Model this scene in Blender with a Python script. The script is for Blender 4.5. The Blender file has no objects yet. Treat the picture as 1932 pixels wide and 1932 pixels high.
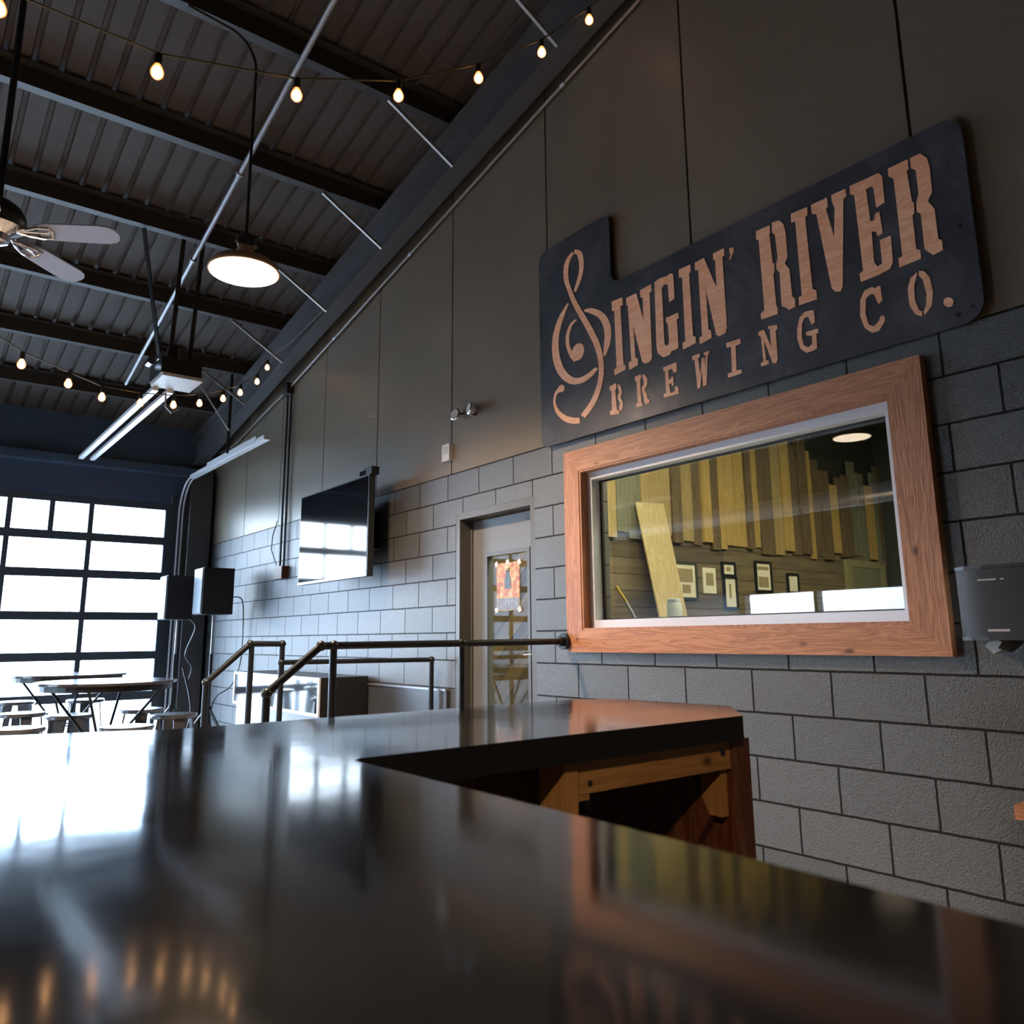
import bpy, bmesh, math, random
from mathutils import Vector, Matrix
random.seed(7)
C = bpy.context.scene.collection
PI = math.pi
SL = -0.195                      # roof slope along Y
def roof(z0, y): return z0 + SL*y
GLYPH={'I1':[(3148,3311),(3058,3305),(3056,3258),(3078,3257),(3070,2897),(3054,2887),(3055,2860),(3144,2849),(3145,2885),(3125,2891),(3128,3246),(3146,3250)],'N1':[(3029,3291),(2948,3291),(2902,3114),(2899,3251),(2916,3253),(2918,3298),(2834,3305),(2832,3259),(2846,3257),(2849,2871),(2862,2856),(2899,2850),(2923,2866),(2981,3102),(2974,2906),(2957,2903),(2957,2859),(3025,2849),(3027,2896),(3006,2897),(3017,3242),(3028,3244)],'G1':[(2806,3305),(2777,3315),(2702,3308),(2695,3316),(2669,3305),(2668,3160),(2707,3152),(2711,3258),(2737,3268),(2755,3253),(2755,2928),(2745,2909),(2726,2911),(2720,2938),(2725,3034),(2737,3049),(2736,3069),(2648,3071),(2647,3040),(2660,3034),(2657,2877),(2673,2867),(2706,2869),(2723,2850),(2769,2850),(2806,2885),(2813,2925)],'I2':[(2630,3313),(2548,3313),(2547,3270),(2560,3265),(2556,2907),(2540,2900),(2540,2864),(2628,2853),(2629,2891),(2609,2895),(2608,3262),(2630,3267)],'N2':[(2517,3311),(2456,3314),(2387,3117),(2385,3274),(2397,3278),(2396,3314),(2327,3316),(2326,3275),(2339,3273),(2338,2887),(2349,2860),(2392,2853),(2407,2868),(2456,3138),(2454,2910),(2437,2900),(2437,2860),(2514,2849),(2515,2885),(2497,2889),(2498,3262),(2518,3266)],'ap':[(2293,3302),(2271,3298),(2267,3276),(2293,3237),(2298,3244),(2287,3264),(2295,3278)],'B':[(3187,2793),(3134,2799),(3131,2765),(3143,2763),(3134,2635),(3120,2631),(3118,2609),(3192,2618),(3193,2643),(3175,2644),(3173,2759),(3188,2768)],'B_':[(3124,2791),(3098,2773),(3089,2732),(3102,2703),(3084,2671),(3088,2634),(3109,2618),(3117,2641),(3108,2672),(3124,2703),(3123,2719),(3112,2733),(3117,2761)],'R':[(2985,2797),(2940,2799),(2934,2778),(2945,2770),(2942,2632),(2933,2624),(2934,2614),(2982,2615),(2984,2636),(2970,2638),(2973,2767),(2984,2772)],'R_':[(2929,2798),(2906,2787),(2890,2756),(2896,2726),(2915,2704),(2899,2674),(2894,2641),(2881,2638),(2882,2617),(2916,2617),(2926,2675),(2934,2704),(2933,2719),(2916,2736),(2921,2769)],'E':[(2772,2792),(2678,2796),(2676,2744),(2701,2741),(2709,2769),(2738,2767),(2735,2714),(2721,2713),(2718,2725),(2705,2722),(2702,2675),(2718,2674),(2720,2690),(2735,2689),(2730,2636),(2698,2638),(2696,2663),(2674,2659),(2670,2618),(2776,2620),(2777,2641),(2759,2643),(2760,2768),(2772,2771)],'W':[(2570,2798),(2521,2800),(2519,2780),(2531,2777),(2523,2678),(2509,2768),(2490,2769),(2488,2678),(2481,2776),(2493,2783),(2492,2795),(2459,2797),(2460,2778),(2470,2771),(2486,2618),(2510,2617),(2510,2713),(2528,2615),(2546,2614),(2555,2773),(2568,2777)],'I3':[(2350,2804),(2264,2801),(2264,2777),(2294,2772),(2298,2645),(2268,2641),(2267,2622),(2352,2621),(2351,2642),(2326,2643),(2321,2776),(2349,2779)],'R1':[(2130,3325),(2050,3323),(2052,3283),(2056,3277),(2050,3124),(2041,3117),(2045,3072),(2051,3067),(2048,2904),(2041,2887),(2044,2858),(2136,2861),(2136,2889),(2114,2904),(2118,3272),(2132,3282)],'R1_':[(2037,3331),(1996,3326),(1975,3295),(1967,3246),(1968,3122),(1986,3095),(1963,3059),(1959,2917),(1947,2905),(1948,2862),(1984,2858),(1998,2876),(2017,2886),(2019,2909),(2016,3061),(2031,3082),(2031,3109),(2020,3139),(2026,3264),(2040,3278)],'I4':[(1932,3330),(1845,3326),(1846,3287),(1860,3279),(1853,2915),(1835,2903),(1835,2860),(1928,2862),(1927,2902),(1910,2903),(1912,3283),(1933,3285)],'V':[(1825,3327),(1743,3327),(1743,3281),(1753,3275),(1726,3121),(1711,3259),(1722,3300),(1721,3329),(1652,3327),(1651,3289),(1666,3281),(1708,2872),(1720,2856),(1744,2863),(1760,2885),(1802,3271),(1824,3281)],'E2':[(1631,3330),(1497,3328),(1483,3307),(1484,3182),(1522,3175),(1526,3272),(1535,3283),(1559,3280),(1554,3124),(1538,3120),(1530,3148),(1511,3152),(1506,3047),(1529,3042),(1534,3066),(1553,3075),(1556,2932),(1543,2906),(1522,2911),(1521,3020),(1473,3021),(1476,2899),(1491,2875),(1523,2870),(1540,2867),(1623,2865),(1626,2904),(1608,2911),(1614,3278),(1632,3291)],'R2':[(1454,3327),(1368,3328),(1369,3284),(1378,3278),(1370,3132),(1363,3122),(1367,3077),(1375,3071),(1375,2918),(1360,2907),(1360,2870),(1451,2866),(1452,2907),(1434,2909),(1435,3269),(1456,3293)],'R2_':[(1358,3328),(1316,3328),(1292,3296),(1285,3255),(1287,3136),(1308,3106),(1285,3059),(1285,2926),(1271,2914),(1272,2872),(1312,2866),(1340,2901),(1342,2918),(1341,3062),(1356,3079),(1353,3121),(1340,3155),(1341,3263),(1359,3282)],'C':[(1634,2783),(1611,2819),(1577,2824),(1562,2812),(1551,2818),(1540,2814),(1538,2749),(1556,2737),(1571,2788),(1587,2794),(1608,2781),(1617,2717),(1606,2659),(1585,2646),(1564,2659),(1552,2681),(1536,2679),(1536,2653),(1565,2619),(1597,2620),(1627,2652),(1641,2711)],'O':[(1382,2817),(1385,2802),(1400,2765),(1404,2702),(1391,2652),(1380,2645),(1382,2624),(1407,2639),(1427,2684),(1428,2756),(1411,2802)],'O_':[(1375,2820),(1356,2813),(1336,2780),(1329,2713),(1340,2654),(1373,2624),(1374,2643),(1362,2661),(1355,2710),(1363,2777),(1377,2799)],'dot':[(1257,2640),(1259,2633),(1264,2628),(1270,2626),(1278,2627),(1284,2631),(1290,2637),(1293,2645),(1294,2653),(1292,2661),(1287,2666),(1280,2668),(1273,2667),(1266,2663),(1261,2657),(1257,2649)],'N3':[(2158,2802),(2126,2806),(2093,2707),(2092,2795),(2103,2803),(2102,2814),(2052,2806),(2052,2786),(2062,2779),(2062,2635),(2074,2617),(2091,2625),(2130,2755),(2126,2650),(2110,2642),(2111,2627),(2155,2625),(2156,2640),(2140,2650),(2145,2775),(2157,2782)],'G2':[(1948,2749),(1931,2801),(1902,2821),(1884,2818),(1869,2816),(1857,2812),(1856,2755),(1873,2746),(1886,2790),(1905,2793),(1921,2769),(1928,2707),(1920,2662),(1899,2645),(1878,2656),(1876,2694),(1905,2707),(1904,2721),(1844,2719),(1843,2698),(1854,2698),(1856,2628),(1875,2623),(1912,2622),(1940,2653),(1951,2700)]}
STROKE=[([(3481,3768),(3497,3763),(3520,3754),(3541,3742),(3554,3726),(3563,3707),(3569,3686),(3572,3660),(3571,3633),(3568,3606),(3561,3581),(3552,3558),(3541,3531),(3528,3497),(3513,3459),(3495,3420),(3473,3378),(3449,3337),(3426,3297),(3402,3256),(3379,3217),(3358,3180),(3339,3144),(3322,3111),(3308,3079),(3295,3046),(3285,3014),(3278,2982),(3274,2951),(3273,2922),(3276,2894),(3281,2866),(3290,2839),(3302,2813),(3317,2787),(3335,2763),(3356,2740),(3386,2716),(3419,2693),(3442,2677)],[(3467,3755),(3479,3745),(3494,3731),(3507,3717),(3515,3701),(3520,3684),(3524,3665),(3526,3642),(3526,3618),(3523,3594),(3519,3573),(3512,3553),(3502,3527),(3488,3493),(3471,3457),(3453,3420),(3430,3380),(3405,3340),(3380,3301),(3355,3260),(3331,3221),(3310,3183),(3290,3146),(3272,3112),(3257,3077),(3246,3041),(3238,3007),(3232,2974),(3230,2941),(3230,2910),(3233,2880),(3240,2850),(3249,2822),(3261,2794),(3276,2766),(3294,2739),(3316,2714),(3347,2687),(3381,2664),(3405,2648)]),([(3462,3746),(3451,3740),(3442,3734),(3440,3732),(3434,3719),(3427,3697),(3422,3675),(3421,3652),(3422,3628),(3426,3606),(3433,3586),(3442,3568),(3451,3550),(3461,3530),(3471,3510),(3477,3497)],[(3462,3773),(3449,3769),(3426,3760),(3400,3738),(3387,3712),(3382,3686),(3379,3661),(3380,3635),(3384,3611),(3390,3588),(3399,3567),(3409,3548),(3420,3531),(3434,3512),(3448,3496),(3459,3485)]),([(3539,3439),(3554,3429),(3574,3415),(3594,3399),(3613,3383),(3631,3365),(3648,3343),(3665,3313),(3682,3280),(3693,3242),(3698,3200),(3698,3155),(3693,3112),(3681,3069),(3664,3028),(3641,2990),(3611,2955),(3576,2925),(3538,2901),(3498,2885),(3461,2878),(3427,2876),(3394,2878),(3365,2885),(3340,2893),(3316,2905),(3296,2917),(3283,2926)],[(3527,3430),(3537,3417),(3550,3398),(3563,3378),(3576,3359),(3589,3340),(3601,3317),(3614,3287),(3626,3255),(3633,3220),(3634,3181),(3631,3140),(3623,3101),(3610,3064),(3594,3030),(3576,3001),(3555,2975),(3533,2954),(3512,2938),(3490,2927),(3466,2920),(3442,2915),(3416,2915),(3390,2918),(3365,2923),(3340,2930),(3317,2938),(3300,2943)]),([(3385,3327),(3368,3319),(3347,3307),(3327,3294),(3304,3279),(3281,3262),(3263,3246),(3249,3229),(3238,3211),(3228,3192),(3221,3170),(3217,3148),(3215,3126),(3216,3105),(3219,3084),(3223,3063),(3227,3038),(3230,3013),(3232,2996)],[(3385,3342),(3368,3340),(3343,3336),(3314,3326),(3283,3310),(3252,3291),(3224,3267),(3200,3241),(3183,3215),(3171,3189),(3163,3161),(3160,3134),(3160,3109),(3164,3085),(3170,3064),(3179,3043),(3191,3022),(3205,3002),(3215,2988)]),([(3464,3304),(3480,3302),(3502,3298),(3523,3288),(3539,3271),(3552,3249),(3561,3225),(3565,3200),(3564,3174),(3560,3148),(3550,3120),(3538,3095),(3525,3072),(3511,3053),(3497,3039),(3489,3030)],[(3458,3296),(3471,3291),(3488,3284),(3503,3273),(3514,3256),(3524,3235),(3531,3213),(3533,3190),(3531,3166),(3526,3143),(3516,3120),(3503,3097),(3491,3077),(3479,3062),(3468,3050),(3459,3041)]),([(3635,2906),(3648,2899),(3666,2888),(3681,2874),(3690,2856),(3695,2835),(3696,2813),(3692,2789),(3682,2764),(3668,2739),(3648,2715),(3623,2693),(3597,2673),(3568,2657),(3539,2645),(3512,2636),(3485,2631),(3463,2629),(3448,2628)],[(3606,2876),(3622,2873),(3643,2869),(3659,2861),(3668,2847),(3673,2829),(3672,2809),(3663,2788),(3650,2767),(3634,2748),(3614,2730),(3592,2714),(3570,2700),(3548,2690),(3526,2681),(3506,2674),(3487,2669),(3469,2666),(3455,2663)])]
BLOB=[[(3403,3059),(3416,3042),(3436,3032),(3457,3030),(3479,3036),(3496,3049),(3507,3069),(3509,3090),(3503,3111),(3488,3128),(3469,3138),(3447,3140),(3426,3133),(3409,3120),(3399,3101),(3396,3079)],[(3588,2875),(3596,2868),(3607,2865),(3619,2865),(3631,2869),(3640,2877),(3645,2886),(3646,2896),(3642,2904),(3634,2911),(3623,2914),(3611,2914),(3600,2910),(3591,2903),(3585,2893),(3585,2884)]]
SKY, EXPO, SPOT_E, BACK_ES = 3.6, 2.75, 120, 12.0

# ------------------------------------------------------------------ materials
def new_mat(name):
    m = bpy.data.materials.new(name); m.use_nodes = True
    nt = m.node_tree
    return m, nt, nt.nodes['Principled BSDF'], nt.nodes, nt.links
def simple(name, col, rough=.5, metal=0., spec=.5, emit=None, es=0., noise=0., nscale=20., bump=0., bscale=60., coat=0.):
    m, nt, b, N, L = new_mat(name)
    b.inputs['Base Color'].default_value = (*col, 1)
    b.inputs['Roughness'].default_value = rough
    b.inputs['Metallic'].default_value = metal
    b.inputs['Specular IOR Level'].default_value = spec
    b.inputs['Coat Weight'].default_value = coat
    if emit:
        b.inputs['Emission Color'].default_value = (*emit, 1); b.inputs['Emission Strength'].default_value = es
    if noise or bump:
        tc = N.new('ShaderNodeTexCoord')
    if noise:
        n = N.new('ShaderNodeTexNoise'); n.inputs['Scale'].default_value = nscale; n.inputs['Detail'].default_value = 6
        L.new(tc.outputs['Object'], n.inputs['Vector'])
        r = N.new('ShaderNodeValToRGB')
        r.color_ramp.elements[0].position = .3; r.color_ramp.elements[1].position = .7
        r.color_ramp.elements[0].color = (*[c*(1-noise) for c in col], 1)
        r.color_ramp.elements[1].color = (*[min(1, c*(1+noise)) for c in col], 1)
        L.new(n.outputs['Fac'], r.inputs['Fac']); L.new(r.outputs['Color'], b.inputs['Base Color'])
    if bump:
        n2 = N.new('ShaderNodeTexNoise'); n2.inputs['Scale'].default_value = bscale; n2.inputs['Detail'].default_value = 4
        L.new(tc.outputs['Object'], n2.inputs['Vector'])
        bp = N.new('ShaderNodeBump'); bp.inputs['Strength'].default_value = bump; bp.inputs['Distance'].default_value = .01
        L.new(n2.outputs['Fac'], bp.inputs['Height']); L.new(bp.outputs['Normal'], b.inputs['Normal'])
    return m
def wood(name, c1, c2, axis='Y', scale=9., rough=.55, stretch=.08, knots=True):
    m, nt, b, N, L = new_mat(name)
    tc = N.new('ShaderNodeTexCoord'); mp = N.new('ShaderNodeMapping')
    s = [scale]*3; s['XYZ'.index(axis)] = scale*stretch
    mp.inputs['Scale'].default_value = s
    L.new(tc.outputs['Object'], mp.inputs['Vector'])
    n = N.new('ShaderNodeTexNoise'); n.inputs['Scale'].default_value = 2.2; n.inputs['Detail'].default_value = 8; n.inputs['Distortion'].default_value = 1.2
    L.new(mp.outputs['Vector'], n.inputs['Vector'])
    w = N.new('ShaderNodeMath'); w.operation = 'MULTIPLY'; w.inputs[1].default_value = 9
    L.new(n.outputs['Fac'], w.inputs[0])
    f = N.new('ShaderNodeMath'); f.operation = 'PINGPONG'; f.inputs[1].default_value = 1
    L.new(w.outputs[0], f.inputs[0])
    r = N.new('ShaderNodeValToRGB'); r.color_ramp.elements[0].color = (*c1, 1); r.color_ramp.elements[1].color = (*c2, 1)
    L.new(f.outputs[0], r.inputs['Fac'])
    out = r.outputs['Color']
    if knots:
        mp2 = N.new('ShaderNodeMapping'); s2 = [1.]*3; s2['XYZ'.index(axis)] = .55; mp2.inputs['Scale'].default_value = s2
        L.new(tc.outputs['Object'], mp2.inputs['Vector'])
        v = N.new('ShaderNodeTexVoronoi'); v.inputs['Scale'].default_value = 6.5; v.inputs['Randomness'].default_value = 1
        L.new(mp2.outputs['Vector'], v.inputs['Vector'])
        r2 = N.new('ShaderNodeValToRGB'); r2.color_ramp.elements[0].position = .03; r2.color_ramp.elements[0].color = (.25, .2, .18, 1)
        r2.color_ramp.elements[1].position = .11; r2.color_ramp.elements[1].color = (1, 1, 1, 1)
        L.new(v.outputs['Distance'], r2.inputs['Fac'])
        mx = N.new('ShaderNodeMix'); mx.data_type = 'RGBA'; mx.blend_type = 'MULTIPLY'; mx.inputs[0].default_value = 1
        L.new(out, mx.inputs[6]); L.new(r2.outputs['Color'], mx.inputs[7]); out = mx.outputs[2]
    L.new(out, b.inputs['Base Color'])
    b.inputs['Roughness'].default_value = rough
    bp = N.new('ShaderNodeBump'); bp.inputs['Strength'].default_value = .25; bp.inputs['Distance'].default_value = .004
    L.new(f.outputs[0], bp.inputs['Height']); L.new(bp.outputs['Normal'], b.inputs['Normal'])
    return m
def glass(name, ior=1.6, tint=(.93, .96, .94)):
    m, nt, b, N, L = new_mat(name); N.remove(b)
    t = N.new('ShaderNodeBsdfTransparent'); t.inputs['Color'].default_value = (*tint, 1)
    g = N.new('ShaderNodeBsdfGlossy'); g.inputs['Roughness'].default_value = .0
    f = N.new('ShaderNodeFresnel'); ge = N.new('ShaderNodeNewGeometry'); mr = N.new('ShaderNodeMapRange'); mr.inputs['To Min'].default_value = ior; mr.inputs['To Max'].default_value = 1/ior; L.new(ge.outputs['Backfacing'], mr.inputs['Value']); L.new(mr.outputs[0], f.inputs['IOR'])
    mx = N.new('ShaderNodeMixShader'); L.new(f.outputs[0], mx.inputs[0]); L.new(t.outputs[0], mx.inputs[1]); L.new(g.outputs[0], mx.inputs[2])
    L.new(mx.outputs[0], N['Material Output'].inputs['Surface'])
    return m
def block_mat():
    m, nt, b, N, L = new_mat('painted_block')
    W, H = .404, .1955
    tc = N.new('ShaderNodeTexCoord'); sp = N.new('ShaderNodeSeparateXYZ'); L.new(tc.outputs['Object'], sp.inputs[0])
    a = N.new('ShaderNodeMath'); a.operation = 'ADD'; a.inputs[1].default_value = -1.95+40*W; L.new(sp.outputs['Y'], a.inputs[0])
    z = N.new('ShaderNodeMath'); z.operation = 'ADD'; z.inputs[1].default_value = -1.19+20*H; L.new(sp.outputs['Z'], z.inputs[0])
    cb = N.new('ShaderNodeCombineXYZ'); L.new(a.outputs[0], cb.inputs['X']); L.new(z.outputs[0], cb.inputs['Y'])
    # wobble the joints a little
    nw = N.new('ShaderNodeTexNoise'); nw.inputs['Scale'].default_value = 14; nw.inputs['Detail'].default_value = 3; L.new(tc.outputs['Object'], nw.inputs['Vector'])
    sb = N.new('ShaderNodeVectorMath'); sb.operation = 'SUBTRACT'; L.new(nw.outputs['Color'], sb.inputs[0]); sb.inputs[1].default_value = (.5, .5, .5)
    sc = N.new('ShaderNodeVectorMath'); sc.operation = 'SCALE'; sc.inputs['Scale'].default_value = .006; L.new(sb.outputs[0], sc.inputs[0])
    ad = N.new('ShaderNodeVectorMath'); ad.operation = 'ADD'; L.new(cb.outputs[0], ad.inputs[0]); L.new(sc.outputs[0], ad.inputs[1])
    br = N.new('ShaderNodeTexBrick'); br.offset = .5; br.offset_frequency = 2; br.squash = 1
    br.inputs['Scale'].default_value = 1; br.inputs['Mortar Size'].default_value = .0052; br.inputs['Mortar Smooth'].default_value = .15
    br.inputs['Brick Width'].default_value = W; br.inputs['Row Height'].default_value = H; br.inputs['Bias'].default_value = 0
    br.inputs['Color1'].default_value = (.098, .100, .103, 1); br.inputs['Color2'].default_value = (.076, .077, .078, 1); br.inputs['Mortar'].default_value = (.022, .022, .023, 1)
    L.new(ad.outputs[0], br.inputs['Vector'])
    n1 = N.new('ShaderNodeTexNoise'); n1.inputs['Scale'].default_value = 150; n1.inputs['Detail'].default_value = 5; L.new(tc.outputs['Object'], n1.inputs['Vector'])
    r1 = N.new('ShaderNodeValToRGB'); r1.color_ramp.elements[0].position = .32; r1.color_ramp.elements[0].color = (.45, .45, .45, 1); r1.color_ramp.elements[1].position = .5; r1.color_ramp.elements[1].color = (1, 1, 1, 1)
    L.new(n1.outputs['Fac'], r1.inputs['Fac'])
    v = N.new('ShaderNodeTexVoronoi'); v.inputs['Scale'].default_value = 75; L.new(tc.outputs['Object'], v.inputs['Vector'])
    rv = N.new('ShaderNodeValToRGB'); rv.color_ramp.elements[0].position = .1; rv.color_ramp.elements[0].color = (.3, .3, .3, 1); rv.color_ramp.elements[1].position = .22; rv.color_ramp.elements[1].color = (1, 1, 1, 1)
    L.new(v.outputs['Distance'], rv.inputs['Fac'])
    mx = N.new('ShaderNodeMix'); mx.data_type = 'RGBA'; mx.blend_type = 'MULTIPLY'; mx.inputs[0].default_value = .6
    L.new(br.outputs['Color'], mx.inputs[6]); L.new(r1.outputs['Color'], mx.inputs[7])
    L.new(mx.outputs[2], b.inputs['Base Color'])
    b.inputs['Roughness'].default_value = .40
    ms = N.new('ShaderNodeMapRange'); ms.inputs['To Min'].default_value = .68; ms.inputs['To Max'].default_value = .05; L.new(br.outputs['Fac'], ms.inputs['Value']); L.new(ms.outputs[0], b.inputs['Specular IOR Level'])
    h1 = N.new('ShaderNodeMath'); h1.operation = 'MULTIPLY'; h1.inputs[1].default_value = -2.2; L.new(br.outputs['Fac'], h1.inputs[0])
    h2 = N.new('ShaderNodeMath'); h2.operation = 'MULTIPLY_ADD'; h2.inputs[1].default_value = .6; L.new(n1.outputs['Fac'], h2.inputs[0]); L.new(h1.outputs[0], h2.inputs[2])
    h3 = N.new('ShaderNodeMath'); h3.operation = 'MULTIPLY_ADD'; h3.inputs[1].default_value = .5; L.new(rv.outputs['Color'], h3.inputs[0]); L.new(h2.outputs[0], h3.inputs[2])
    bp = N.new('ShaderNodeBump'); bp.inputs['Strength'].default_value = .7; bp.inputs['Distance'].default_value = .006
    L.new(h3.outputs[0], bp.inputs['Height']); L.new(bp.outputs['Normal'], b.inputs['Normal'])
    return m
def plank_mat(name, cols, w, axis, rough=.7):
    """boards of random tone; axis = direction along which boards repeat: 'Z' horizontal boards, 'X' vertical boards, 'D' diagonal"""
    m, nt, b, N, L = new_mat(name)
    tc = N.new('ShaderNodeTexCoord'); mp = N.new('ShaderNodeMapping')
    L.new(tc.outputs['Object'], mp.inputs['Vector'])
    if axis == 'D': mp.inputs['Rotation'].default_value = (0, math.radians(48), 0)
    sp = N.new('ShaderNodeSeparateXYZ'); L.new(mp.outputs[0], sp.inputs[0])
    src, oth = (sp.outputs['X'], sp.outputs['Z']) if axis == 'X' else (sp.outputs['Z'], sp.outputs['X'])
    d = N.new('ShaderNodeMath'); d.operation = 'DIVIDE'; d.inputs[1].default_value = w; L.new(src, d.inputs[0])
    fl = N.new('ShaderNodeMath'); fl.operation = 'FLOOR'; L.new(d.outputs[0], fl.inputs[0])
    fr = N.new('ShaderNodeMath'); fr.operation = 'FRACT'; L.new(d.outputs[0], fr.inputs[0])
    o2 = N.new('ShaderNodeMath'); o2.operation = 'DIVIDE'; o2.inputs[1].default_value = 1.7; L.new(oth, o2.inputs[0])
    o3 = N.new('ShaderNodeMath'); o3.operation = 'MULTIPLY_ADD'; o3.inputs[1].default_value = .37; L.new(fl.outputs[0], o3.inputs[0]); L.new(o2.outputs[0], o3.inputs[2])
    f2 = N.new('ShaderNodeMath'); f2.operation = 'FLOOR'; L.new(o3.outputs[0], f2.inputs[0])
    cb = N.new('ShaderNodeCombineXYZ'); L.new(fl.outputs[0], cb.inputs[0]); L.new(f2.outputs[0], cb.inputs[1])
    wn = N.new('ShaderNodeTexWhiteNoise'); wn.noise_dimensions = '3D'; L.new(cb.outputs[0], wn.inputs['Vector'])
    r = N.new('ShaderNodeValToRGB'); r.color_ramp.interpolation = 'LINEAR'
    el = r.color_ramp.elements; el[0].color = (*cols[0], 1); el[1].color = (*cols[-1], 1)
    for i, c in enumerate(cols[1:-1]): e = el.new((i+1)/(len(cols)-1)); e.color = (*c, 1)
    L.new(wn.outputs['Value'], r.inputs['Fac'])
    mp2 = N.new('ShaderNodeMapping'); s = [14, 14, 14]; s[2 if axis == 'X' else 0] = 1.2
    mp2.inputs['Scale'].default_value = s; L.new(mp.outputs[0], mp2.inputs['Vector'])
    n = N.new('ShaderNodeTexNoise'); n.inputs['Scale'].default_value = 1.6; n.inputs['Detail'].default_value = 8; L.new(mp2.outputs[0], n.inputs['Vector'])
    rr = N.new('ShaderNodeValToRGB'); rr.color_ramp.elements[0].position = .3; rr.color_ramp.elements[0].color = (.45, .43, .4, 1); rr.color_ramp.elements[1].position = .65; rr.color_ramp.elements[1].color = (1, 1, 1, 1)
    L.new(n.outputs['Fac'], rr.inputs['Fac'])
    mx = N.new('ShaderNodeMix'); mx.data_type = 'RGBA'; mx.blend_type = 'MULTIPLY'; mx.inputs[0].default_value = .8
    L.new(r.outputs['Color'], mx.inputs[6]); L.new(rr.outputs['Color'], mx.inputs[7])
    g = N.new('ShaderNodeMath'); g.operation = 'LESS_THAN'; g.inputs[1].default_value = .05; L.new(fr.outputs[0], g.inputs[0])
    mx2 = N.new('ShaderNodeMix'); mx2.data_type = 'RGBA'; L.new(g.outputs[0], mx2.inputs[0]); L.new(mx.outputs[2], mx2.inputs[6]); mx2.inputs[7].default_value = (.02, .016, .01, 1)
    L.new(mx2.outputs[2], b.inputs['Base Color']); b.inputs['Roughness'].default_value = rough
    return m
def bartop_mat():
    m, nt, b, N, L = new_mat('black_epoxy_bar_top')
    tc = N.new('ShaderNodeTexCoord')
    n = N.new('ShaderNodeTexNoise'); n.inputs['Scale'].default_value = 3.2; n.inputs['Detail'].default_value = 9; n.inputs['Roughness'].default_value = .62
    L.new(tc.outputs['Object'], n.inputs['Vector'])
    r = N.new('ShaderNodeValToRGB'); r.color_ramp.elements[0].position = .35; r.color_ramp.elements[0].color = (.0045, .0045, .005, 1); r.color_ramp.elements[1].position = .75; r.color_ramp.elements[1].color = (.012, .0115, .011, 1)
    L.new(n.outputs['Fac'], r.inputs['Fac']); L.new(r.outputs['Color'], b.inputs['Base Color'])
    rg = N.new('ShaderNodeMapRange'); rg.inputs['From Min'].default_value = .3; rg.inputs['From Max'].default_value = .7
    rg.inputs['To Min'].default_value = .06; rg.inputs['To Max'].default_value = .12
    L.new(n.outputs['Fac'], rg.inputs['Value']); L.new(rg.outputs[0], b.inputs['Roughness'])
    b.inputs['Specular IOR Level'].default_value = .5
    mp = N.new('ShaderNodeMapping'); mp.inputs['Scale'].default_value = (60, 7, 1); mp.inputs['Rotation'].default_value = (0, 0, .5)
    L.new(tc.outputs['Object'], mp.inputs['Vector'])
    n2 = N.new('ShaderNodeTexNoise'); n2.inputs['Scale'].default_value = 1.3; n2.inputs['Detail'].default_value = 5; L.new(mp.outputs[0], n2.inputs['Vector'])
    n3 = N.new('ShaderNodeTexNoise'); n3.inputs['Scale'].default_value = 9; n3.inputs['Detail'].default_value = 2; L.new(tc.outputs['Object'], n3.inputs['Vector'])
    ma = N.new('ShaderNodeMath'); ma.operation = 'MULTIPLY_ADD'; ma.inputs[1].default_value = .12; L.new(n2.outputs['Fac'], ma.inputs[0]); L.new(n3.outputs['Fac'], ma.inputs[2])
    bp = N.new('ShaderNodeBump'); bp.inputs['Strength'].default_value = .03; bp.inputs['Distance'].default_value = .008
    L.new(ma.outputs[0], bp.inputs['Height']); L.new(bp.outputs['Normal'], b.inputs['Normal'])
    return m
def plate_mat():
    m, nt, b, N, L = new_mat('blackened_steel_plate')
    tc = N.new('ShaderNodeTexCoord')
    n = N.new('ShaderNodeTexNoise'); n.inputs['Scale'].default_value = 3.; n.inputs['Detail'].default_value = 9; n.inputs['Roughness'].default_value = .65; n.inputs['Distortion'].default_value = .6
    L.new(tc.outputs['Object'], n.inputs['Vector'])
    r = N.new('ShaderNodeValToRGB'); e = r.color_ramp.elements; e[0].position = .32; e[0].color = (.035, .04, .05, 1); e[1].position = .72; e[1].color = (.11, .115, .13, 1)
    q = e.new(.52); q.color = (.060, .062, .072, 1)
    L.new(n.outputs['Fac'], r.inputs['Fac']); L.new(r.outputs['Color'], b.inputs['Base Color'])
    rg = N.new('ShaderNodeMapRange'); rg.inputs['To Min'].default_value = .5; rg.inputs['To Max'].default_value = .3; L.new(n.outputs['Fac'], rg.inputs['Value']); L.new(rg.outputs[0], b.inputs['Roughness'])
    b.inputs['Metallic'].default_value = .25
    return m
M = {}
M['block'] = block_mat()
M['panel'] = simple('taupe_wall_panel', (.165, .135, .100), .32, spec=.5, noise=.08, nscale=1.5, bump=.12, bscale=180)
M['seam'] = simple('black_seam', (.006, .006, .006), .6)
M['roofmetal'] = simple('dark_roof_deck', (.066, .053, .045), .75, noise=.12, nscale=30)
M['purlin'] = simple('dark_purlin_paint', (.030, .026, .023), .5)
M['beam'] = simple('charcoal_beam_paint', (.07, .07, .075), .45, noise=.1, nscale=8)
M['farwall'] = simple('dark_blue_grey_wall', (.06, .10, .16), .32, noise=.1, nscale=6)  # blue base colour stands in for the sheen on the far wall
M['floor'] = simple('grey_concrete_floor', (.24, .22, .20), .22, noise=.2, nscale=3, bump=.05)
M['bartop'] = bartop_mat()
M['baredge'] = simple('black_bar_edge', (.006, .006, .006), .35)
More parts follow.
